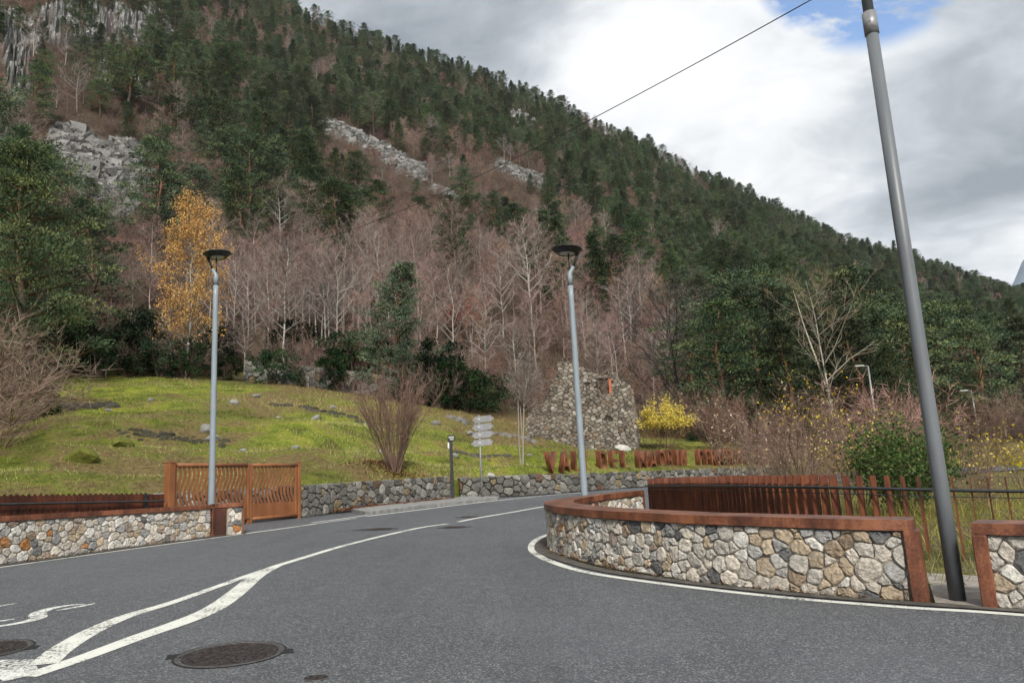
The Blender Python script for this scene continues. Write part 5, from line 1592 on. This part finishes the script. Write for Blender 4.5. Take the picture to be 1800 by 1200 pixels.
# thicket reaching in at the left edge
for k, (az, r_, s_, v_) in enumerate(((-35.3, 31, 1.75, 3), (-33.9, 35, 1.5, 1), (-36.5, 27, 1.6, 3), (-34.6, 42, 1.7, 0), (-33.2, 47, 1.3, 1), (-37.5, 36, 2.0, 3), (-36.2, 48, 2.1, 2))):
    x, y = P_(az, r_); o = tag(link('bush', BUSH[v_]), 'tangled bare grey-brown thicket reaching in at the left edge', 'bush', 'thicket at the left edge')
    o.location = (x, y, tz(x, y) - .1); o.scale = (s_ * 1.1, s_ * 1.1, s_); o.rotation_euler = (0, 0, k * 1.9)

# --- shrubs beyond the right-hand fence
def leafy(name, seed, x, y, h, label, cols, nl, lsize, z=None, stems=14, spread=.7, tip=(.17, .11, .08), col=(.12, .085, .06), upper=None, tw=6, cat='shrub', jit=.12, twl=.35, n2=5):
    b, tips, out, r = make_bush(seed, h=h, stems=stems, spread=spread, tip=tip, col=col, tw=tw, twl=twl, n2=n2)
    o = empty(name, (x, y, (tz(x, y) if z is None else z) - .05), seed * 1.7, label, cat)
    b.build('stems', 'twig', o)
    if nl:
        lf = MB()
        if upper is not None: tips = tips[tips[:, 2] > h * upper]
        add_leaves(lf, r, tips, nl, lsize, cols, jit); lf.build('leaves', 'leaf', o)
    return o
YEL = [(.55, .40, .05), (.48, .32, .04), (.60, .46, .10), (.36, .28, .06), (.30, .19, .06)]
leafy('shrub', 500, 9.0, 47.0, 2.9, 'rounded shrub with yellow top leaves at the corner of the ruin', [(.72, .52, .05), (.66, .45, .04), (.78, .60, .10)], 5200, .115, upper=.5, stems=26, spread=1.0, tw=9, tip=(.26, .19, .08))
leafy('shrub', 501, 7.35, 21.0, 3.0, 'bare brown shrub with scattered tan leaves behind the fence', [(.40, .30, .16), (.50, .40, .25), (.30, .2, .1)], 260, .08, z=.95, stems=22, spread=.75, tw=9, tip=(.20, .12, .09))
leafy('shrub', 502, 6.05, 22.0, 3.3, 'tall twiggy shrub with a few pale leaves left of the fence gap', [(.55, .50, .38), (.42, .34, .2)], 110, .07, z=.9, stems=6, spread=.5, tip=(.22, .15, .12), tw=3)
leafy('shrub', 503, 7.75, 21.4, 3.3, 'upright shrub topped with yellow leaves behind the fence', YEL, 260, .08, z=.95, upper=.6, stems=12, spread=.5)
leafy('shrub', 504, 7.85, 18.0, 2.35, 'yellow-leaved shrub against the green bush behind the fence', YEL, 420, .07, z=.85, upper=.2, stems=14, spread=.6)
gb, tips, out, r = make_bush(505, h=2.2, stems=30, spread=.85, col=(.09, .07, .04), tip=(.06, .09, .035), tw=6)
lf = MB(); add_leaves(lf, r, tips, 5600, .085, [(.06, .105, .03), (.08, .13, .038), (.045, .08, .026), (.13, .16, .05)], .16)
ob = empty('shrub', (8.05, 16.5, .50), 0, 'dense green-leaved shrub behind the fence beside the tall pole', 'shrub'); gb.build('stems', 'twig', ob); lf.build('leaves', 'leaf', ob)
bb_, tips, out, r = make_bush(506, h=4.9, stems=40, spread=1.0, tip=(.31, .19, .14), col=(.2, .13, .09), tw=16, twl=.4, tww=.014)
ob = empty('shrub', (18.9, 40.0, plane_z(18.9, 40.0) - .1), 0, 'big rounded pinkish-tan twiggy shrub below the nearer slim lamp', 'shrub'); bb_.build('stems', 'twig', ob); ob.scale = (1.15, 1.15, 1.05)
leafy('shrub', 507, 11.4, 19.0, 1.9, 'loose yellow-leaved sapling right of the tall pole', YEL, 200, .08, z=.8, stems=7, spread=.5)
leafy('shrub', 508, 12.8, 20.0, 2.0, 'yellow-leaved sapling at the right edge of the picture', YEL, 240, .08, z=.8, stems=8, spread=.6)
for k, (x, y, h_, sp) in enumerate(((9.6, 23, 2.7, .9), (11.4, 25, 2.6, 1.0), (13.2, 27.5, 2.8, 1.0), (9.0, 28, 3.0, .9), (15.5, 30, 2.8, 1.0), (18.5, 33, 3.0, 1.0), (12.5, 33, 3.4, 1.0), (10.0, 17.2, 1.3, .8), (22, 38, 3.2, 1.0), (12.0, 38, 3.4, 1.0), (16, 37, 3.2, 1.0), (25, 42, 3.2, 1.0), (8.6, 24.2, 2.4, .9))):
    leafy('shrub', 520 + k, x, y, h_, 'bare brown-pink shrub in the thicket beyond the fence', [(.42, .30, .14)], 60, .08, z=plane_z(x, y) - .05, stems=18, spread=sp, tw=9, tip=((.20, .125, .10), (.23, .14, .10), (.17, .12, .085))[k % 3])['group'] = 'bare shrubs beyond the fence'

# --- grass: blades over the meadow, dry weeds behind the fence
def blades(name, label, xs, ys, zs, hgt, wd, cols, seed, mat='blade', lean=.5):
    r = np.random.default_rng(seed); n = len(xs); b = MB()
    p = np.c_[xs, ys, zs - .01]
    d = np.c_[r.normal(0, lean, n), r.normal(0, lean, n), np.ones(n)] * (hgt * r.uniform(.5, 1.4, n))[:, None]
    tone = np.clip(1 + fbm(xs * .45, ys * .45, 3) * 1.6 + fbm(xs * .12 + 9, ys * .12, 2) * 1.2, .45, 1.6)[:, None]
    b.slivers(p, d, wd, np.array(cols)[r.integers(0, len(cols), n)] * r.uniform(.75, 1.3, (n, 1)) * tone)
    return tag(b.build(name, mat), label, 'grass', kind='stuff')
r = np.random.default_rng(77)
N = 110000
az = r.uniform(-38, 12, N); rw = np.interp(az, F_AZ, F_R) + .3; re = np.interp(az, E_AZ, E_R)
rr = rw + (re - rw) * r.uniform(0, 1, N) ** 1.5
x, y = rr * np.sin(np.radians(az)), rr * np.cos(np.radians(az))
dens = fbm(x * .35, y * .35, 3) + fbm(x * 1.7, y * 1.7, 2) * .8 + .12
pt = dry_patch(x, y)
k_ = (dens > r.uniform(-.25, .35, N)) & (r.uniform(0, 1, N) > pt * .8)
xd, yd = x[~k_ & (pt > .4)][::4], y[~k_ & (pt > .4)][::4]
x, y = x[k_], y[k_]
blades('dry_grass', 'patches of dead brown grass in the meadow', xd, yd, terr(xd, yd), np.interp(np.hypot(xd, yd), [20, 60], [.10, .2]), np.interp(np.hypot(xd, yd), [20, 60], [.018, .04]), [(.26, .17, .075), (.20, .12, .05), (.34, .25, .11)], 76)
blades('grass', 'short green and straw-yellow meadow grass', x, y, terr(x, y), np.interp(np.hypot(x, y), [20, 60], [.09, .16]), np.interp(np.hypot(x, y), [20, 60], [.018, .04]), [(.18, .235, .03), (.24, .275, .038), (.33, .31, .065), (.13, .175, .024), (.25, .19, .065)], 78)
N = 26000
x = r.uniform(4.2, 24, N); y = r.uniform(8.5, 40, N)
fx, fy = FR.p[:, 0], FR.p[:, 1]
inside = (y > np.interp(x, [3.6, 3.96, 4.22, 4.6, 5.15, 6.0, 6.9, 24], [13.7, 11.94, 11.3, 10.7, 10.1, 9.6, 9.05, -3]) + .3) & (np.degrees(np.arctan2(x, y)) < 38) & ((y < 19 + (x - 4) * .5))
x, y = x[inside], y[inside]
blades('weeds', 'dry straw-coloured weeds behind the rusty fence', x, y, plane_z(x, y) - .03, .38, .012, [(.34, .29, .10), (.27, .22, .08), (.22, .24, .06), (.40, .33, .14), (.15, .18, .04)], 79)
# rough grass strip between wall and fence
N = 5200
x = r.uniform(1.6, 8, N); y = r.uniform(6, 14.5, N)
wy = np.interp(x, WR.p[:, 0][:60][::-1], WR.p[:, 1][:60][::-1])
d_in = (y > wy + .75) & (y < np.interp(x, [3.6, 3.96, 4.22, 4.6, 5.15, 6.0, 6.9, 24], [13.7, 11.94, 11.3, 10.7, 10.1, 9.6, 9.05, -3]) - .1) & (x > 3.2)
x, y = x[d_in], y[d_in]
blades('weeds', 'green and yellow weeds between the right wall and the fence', x, y, plane_z(x, y) - .03, .22, .012, [(.20, .20, .05), (.30, .26, .09), (.12, .15, .03)], 80)

# fallen leaves
def litter(name, label, xs, ys, zs, size, cols, seed):
    r = np.random.default_rng(seed); n = len(xs); b = MB()
    d = np.c_[r.normal(0, 1, n), r.normal(0, 1, n), r.normal(0, .25, n)]; d = unit(d) * size * r.uniform(.6, 1.3, (n, 1))
    sd = unit(np.cross(d, np.c_[r.normal(0, .2, n), r.normal(0, .2, n), np.ones(n)])) * size * .35
    b.quads(np.c_[xs, ys, zs + .012], d, sd, np.array(cols)[r.integers(0, len(cols), n)] * r.uniform(.7, 1.3, (n, 1)))
    return tag(b.build(name, 'leaf'), label, 'leaves', kind='stuff')
RED = [(.20, .065, .025), (.26, .10, .04), (.15, .05, .025), (.28, .14, .06)]
N = 2600; a_ = r.uniform(0, 6.28, N); q = np.abs(r.normal(0, 1, N)) * 1.1 + .1
x, y = -4.5 + np.cos(a_) * q * 1.5, 28.2 + np.sin(a_) * q * .9
k_ = np.hypot(x, y) > np.interp(np.degrees(np.arctan2(x, y)), F_AZ, F_R) + .25; x, y = x[k_], y[k_]
litter('fallen_leaves', 'russet leaves lying under the large bare shrub', x, y, terr(x, y), .10, RED, 81)
u_ = r.uniform(.3, 6.3, 900); x, y, tx, ty = WF.at(u_); o_ = np.abs(r.normal(0, .16, 900)) + .06
x, y = x - ty * o_, y + tx * o_
k_ = (y > 22.2); litter('fallen_leaves', 'red fallen leaves along the foot of the far stone wall', x[k_], y[k_], plane_z(x[k_], y[k_]) + .10, .07, RED, 82)
u_ = r.uniform(.2, 9, 300); x, y, tx, ty = WR.at(u_); o_ = np.abs(r.normal(0, .05, 300)) + .05
litter('fallen_leaves', 'brown leaves caught at the foot of the curved wall', x - ty * o_, y + tx * o_, plane_z(x, y) + .015, .035, [(.22, .12, .05), (.30, .18, .08), (.14, .07, .03)], 83)

u_ = r.uniform(.0, 6.2, 420); x, y, tx, ty = WL.at(u_); o_ = np.abs(r.normal(0, .07, 420)) + .05
litter('fallen_leaves', 'brown leaves and grit along the foot of the long left wall', x - ty * o_, y + tx * o_, plane_z(x, y) + .015, .035, [(.20, .11, .05), (.26, .16, .08), (.12, .06, .03), (.10, .11, .03)], 84)
x, y = r.uniform(-6.5, 3.2, 260), r.uniform(5, 24, 260)
k_ = (x > np.interp(y, [5, 12, 17, 21, 28], [-9, -7.8, -5.7, -4.2, -.6])) & (x < np.interp(y, [5, 6.9, 9, 11, 13, 24], [4.2, 3.2, 1.1, .3, .1, .1]))
litter('fallen_leaves', 'few small leaves and grit scattered over the road', x[k_], y[k_], plane_z(x[k_], y[k_]) + .002, .022, [(.16, .10, .05), (.22, .16, .09), (.08, .06, .04), (.3, .28, .24)], 85)
# --- rocks
def rock_mesh(seed, n=26):
    r = np.random.default_rng(seed)
    bm = bmesh.new(); bmesh.ops.create_icosphere(bm, subdivisions=2, radius=1)
    for v in bm.verts:
        v.co *= r.uniform(.86, 1.08); v.co.z *= .68
    for f in range(7):
        nrm = Vector(r.normal(0, 1, 3)).normalized()
        for v in bm.verts:
            d_ = v.co.dot(nrm) - .55
            if d_ > 0: v.co -= nrm * d_ * .8
    bmesh.ops.triangulate(bm, faces=bm.faces)
    V = np.array([v.co[:] for v in bm.verts]); F = np.array([[v.index for v in f.verts] for f in bm.faces]); bm.free()
    return V, F
RK = [rock_mesh(600 + i) for i in range(10)]
def block_mesh(seed):
    r = np.random.default_rng(seed)
    bm = bmesh.new(); bmesh.ops.create_cube(bm, size=2)
    bmesh.ops.subdivide_edges(bm, edges=bm.edges[:], cuts=1, use_grid_fill=True)
    for v in bm.verts: v.co = Vector([c_ * r.uniform(.68, 1.05) + r.normal(0, .09) for c_ in v.co])
    bmesh.ops.triangulate(bm, faces=bm.faces); bm.verts.index_update()
    V = np.array([v.co[:] for v in bm.verts]); F = np.array([[v.index for v in f.verts] for f in bm.faces]); bm.free()
    return V, F
RKB = [block_mesh(640 + i) for i in range(8)]
def rock(x, y, s_, label, mat='rock', col=(.30, .29, .27), group=None, seed=0, sz=1.):
    V, F = RK[seed % 10]; b = MB(); b.add(V, F, col); o = b.build('rock', mat)
    o.location = (x, y, tz(x, y) + s_ * .15); o.scale = (s_, s_ * .8, s_ * .8 * sz); o.rotation_euler = (.1, .15, seed * 1.7)
    return tag(o, label, 'rock', group)
_k = 0
for az, r_, s_ in ((-20.1, 49, .40), (-14.5, 44, .4), (-21.5, 36, .42), (-22, 37.5, .5), (-11, 43, .22), (-18.7, 55, .35), (-16, 33, .25), (-19.5, 34, .25), (-13.4, 50, .3), (-25.5, 50, .3), (-9.9, 35, .22), (-4.6, 36, .25), (-2.2, 41, .35), (-1.1, 42, .3), (-3.5, 44, .35), (-.2, 43, .3), (-6, 46, .4), (.8, 38, .2), (-17.2, 44, .2), (-28, 47, .22), (6.2, 41.5, .2), (7.2, 42, .18)):
    x, y = P_(az, r_); rock(x, y, s_, 'small grey rock in the meadow grass ' + zone(az, r_).replace('straight above', 'at the middle of').replace('above the golden birch', 'below the golden birch').replace('above', 'near'), group='rocks scattered on the meadow', seed=_k); _k += 1
x, y = P_(-2.1, 31.6); rock(x, y, .34, 'pale pointed rock on the grass between the black post and the road sign', col=(.5, .49, .46), seed=3)
x, y = P_(7.9, 44.5); rock(x, y + .9, .55, 'white boulder beside the yellow shrub and the ruin', col=(.6, .58, .54), seed=4)
for az, r_, s_ in ((-29.4, 27.5, .75), (-31.7, 26.5, .5), (-27.2, 30, .6)):
    x, y = P_(az, r_); b = MB(); V, F = RK[_k % 10]; b.add(V, F, (.16, .17, .03)); o = b.build('rock', 'stone_dark'); o.location = (x, y, tz(x, y) + .05); o.scale = (s_, s_ * .8, s_ * .75); o.rotation_euler = (0, .1, _k)
    tag(o, 'mossy yellow-green boulder on the slope above the left fence', 'rock', 'mossy boulders above the left fence'); _k += 1
def ledge(az0, r0, az1, r1, n, s_, label, col):  # dark rock colours also paint in the shade of undercut banks
    b = MB(); rr_ = np.random.default_rng(int(r0 * 10))
    cx, cy = P_((az0 + az1) / 2, (r0 + r1) / 2); cz = tz(cx, cy)
    for k in range(n):
        f = (math.floor(rr_.uniform() * 8) + .5 + rr_.normal(0, .33)) / 8; x, y = P_(az0 + (az1 - az0) * f, r0 + (r1 - r0) * f + rr_.normal(0, .38))
        V, F = RK[rr_.integers(10)]; q = s_ * rr_.uniform(.35, 1.1)
        c_, s2 = math.cos(k * 2.1), math.sin(k * 2.1)
        W_ = np.c_[V[:, 0] * c_ - V[:, 1] * s2, V[:, 0] * s2 + V[:, 1] * c_, V[:, 2] * .95] * q
        b.add(W_ + np.array([x - cx, y - cy, tz(x, y) - q * .2 - cz]), F, np.array(col) * rr_.uniform(.7, 1.3))
    o = b.build('rock_ledge', 'stone_dark'); o.location = (cx, cy, cz)
    return tag(o, label, 'rock ledge')
ledge(-17.8, 50, -11.3, 45, 70, .32, 'long shade-darkened broken rock ledge across the middle of the meadow', (.06, .055, .04))
ledge(-30.6, 48, -27.6, 48.5, 34, .45, 'shade-darkened overhanging earth and rock ledge high on the left of the meadow', (.06, .05, .04))
ledge(-27.5, 36, -20.5, 35.5, 60, .26, 'broken shade-darkened rock ledge above the gate', (.065, .06, .04))
ledge(-5.8, 37.5, -.6, 37.0, 60, .3, 'dark stony bank behind the road sign', (.10, .09, .075))
ledge(-5.2, 50, 1.2, 45.5, 70, .36, 'row of tumbled grey stones leading to the ruin', (.19, .18, .165))
# --- old terrace wall at the top of the meadow
WT = Path([(*P_(-6.9, 59.5),), (*P_(-11, 60.5),), (*P_(-15, 63.5),), (*P_(-19.5, 66.5),)])
w = empty('terrace_wall', (*P_(-13, 62), tz(*P_(-13, 62))), 0, 'old dry stone terrace wall half hidden by bushes above the meadow', 'stone wall')
tb = lambda x, y: (terr(x, y) if hasattr(x, '__len__') else tz(x, y)) - .2
masonry(w, WT, 0, WT.L, tb, lambda u: 1.9, .38, .03, .1, PAL_DARK, 'stone_dark', 61, joined=True)
wall_core(w, WT, 0, WT.L, tb, lambda u: 1.85, .5, 'mortar_dark', n=30)
place(w)
# --- scree: a spread of broken boulders on the slope
r = np.random.default_rng(90)
b = MB(); cnt = 0
for a0, r0, a1, r1, wa, wr in SCREE:
    n = int((abs(a1 - a0) + 2.4 * wa) * (abs(r1 - r0) + 2.4 * wr) * 38)
    az = r.uniform(min(a0, a1) - wa * 1.2, max(a0, a1) + wa * 1.2, n); rr = r.uniform(min(r0, r1) - wr * 1.2, max(r0, r1) + wr * 1.2, n)
    k_ = scree_mask(az, rr) > r.uniform(.25, .9, n)
    az, rr = az[k_], rr[k_]
    x, y = rr * np.sin(np.radians(az)), rr * np.cos(np.radians(az)); z = terr(x, y)
    for i in range(len(x)):
        V, F = RKB[r.integers(8)] if i % 3 else RK[r.integers(10)]; q = (r.gamma(2.2, .19) + .14) * .78; rot = r.uniform(0, 6.28); c_, s_ = math.cos(rot), math.sin(rot)
        V2 = V * np.array([1.1, .85, .95]) * q; tl = r.uniform(-.7, .7)
        V2 = np.c_[V2[:, 0], V2[:, 1] * math.cos(tl) - V2[:, 2] * math.sin(tl), V2[:, 1] * math.sin(tl) + V2[:, 2] * math.cos(tl)]
        b.add(np.c_[V2[:, 0] * c_ - V2[:, 1] * s_, V2[:, 0] * s_ + V2[:, 1] * c_, V2[:, 2]] + np.array([x[i], y[i], z[i] + q * .25]), F, np.array((.215, .21, .20)) * r.uniform(.3, 1.4)); cnt += 1
tag(b.build('scree', 'rock'), 'pale grey boulder scree lying in open patches on the forested slope', 'scree', kind='stuff')
# --- far blue peak beyond the ridge
az = np.linspace(30, 52, 40); b = MB()
hh = np.interp(az, [30, 33.3, 34.6, 36, 40, 46, 52], [.10, .175, .215, .245, .27, .20, .16]) + fbm(az * 1.3, az * 0, 4) * .02
X = 3200 * np.sin(np.radians(az)); Y = 3200 * np.cos(np.radians(az))
V = np.concatenate([np.c_[X * .8, Y * .8, np.zeros(40) - 50], np.c_[X, Y, 3200 * hh]]); F = []
for k in range(39): F += [(k, k + 1, 40 + k + 1), (k, 40 + k + 1, 40 + k)]
b.add(V, F, (.2, .2, .2)); tag(b.build('mountain', 'hazed_far_rock', None, True), 'distant blue-grey mountain beyond the ridge', kind='structure')

# --- valley air: thin haze round the whole place
bm = bmesh.new(); bmesh.ops.create_cube(bm, size=1.0, matrix=Matrix.Translation((0, 0, 396)) @ Matrix.Diagonal((7600, 7600, 820, 1)))
hz_ = bm_obj('haze', bm, None)
m, t = material('haze')
vol = t.n('ShaderNodeVolumePrincipled', {'Color': (.80, .86, .93, 1), 'Density': HAZE, 'Anisotropy': .2})
o_ = t.n('ShaderNodeOutputMaterial'); t.link(vol.outputs[0], o_.inputs['Volume'])
hz_.data.materials.append(m)
tag(hz_, 'thin pale valley haze', 'haze', kind='stuff')
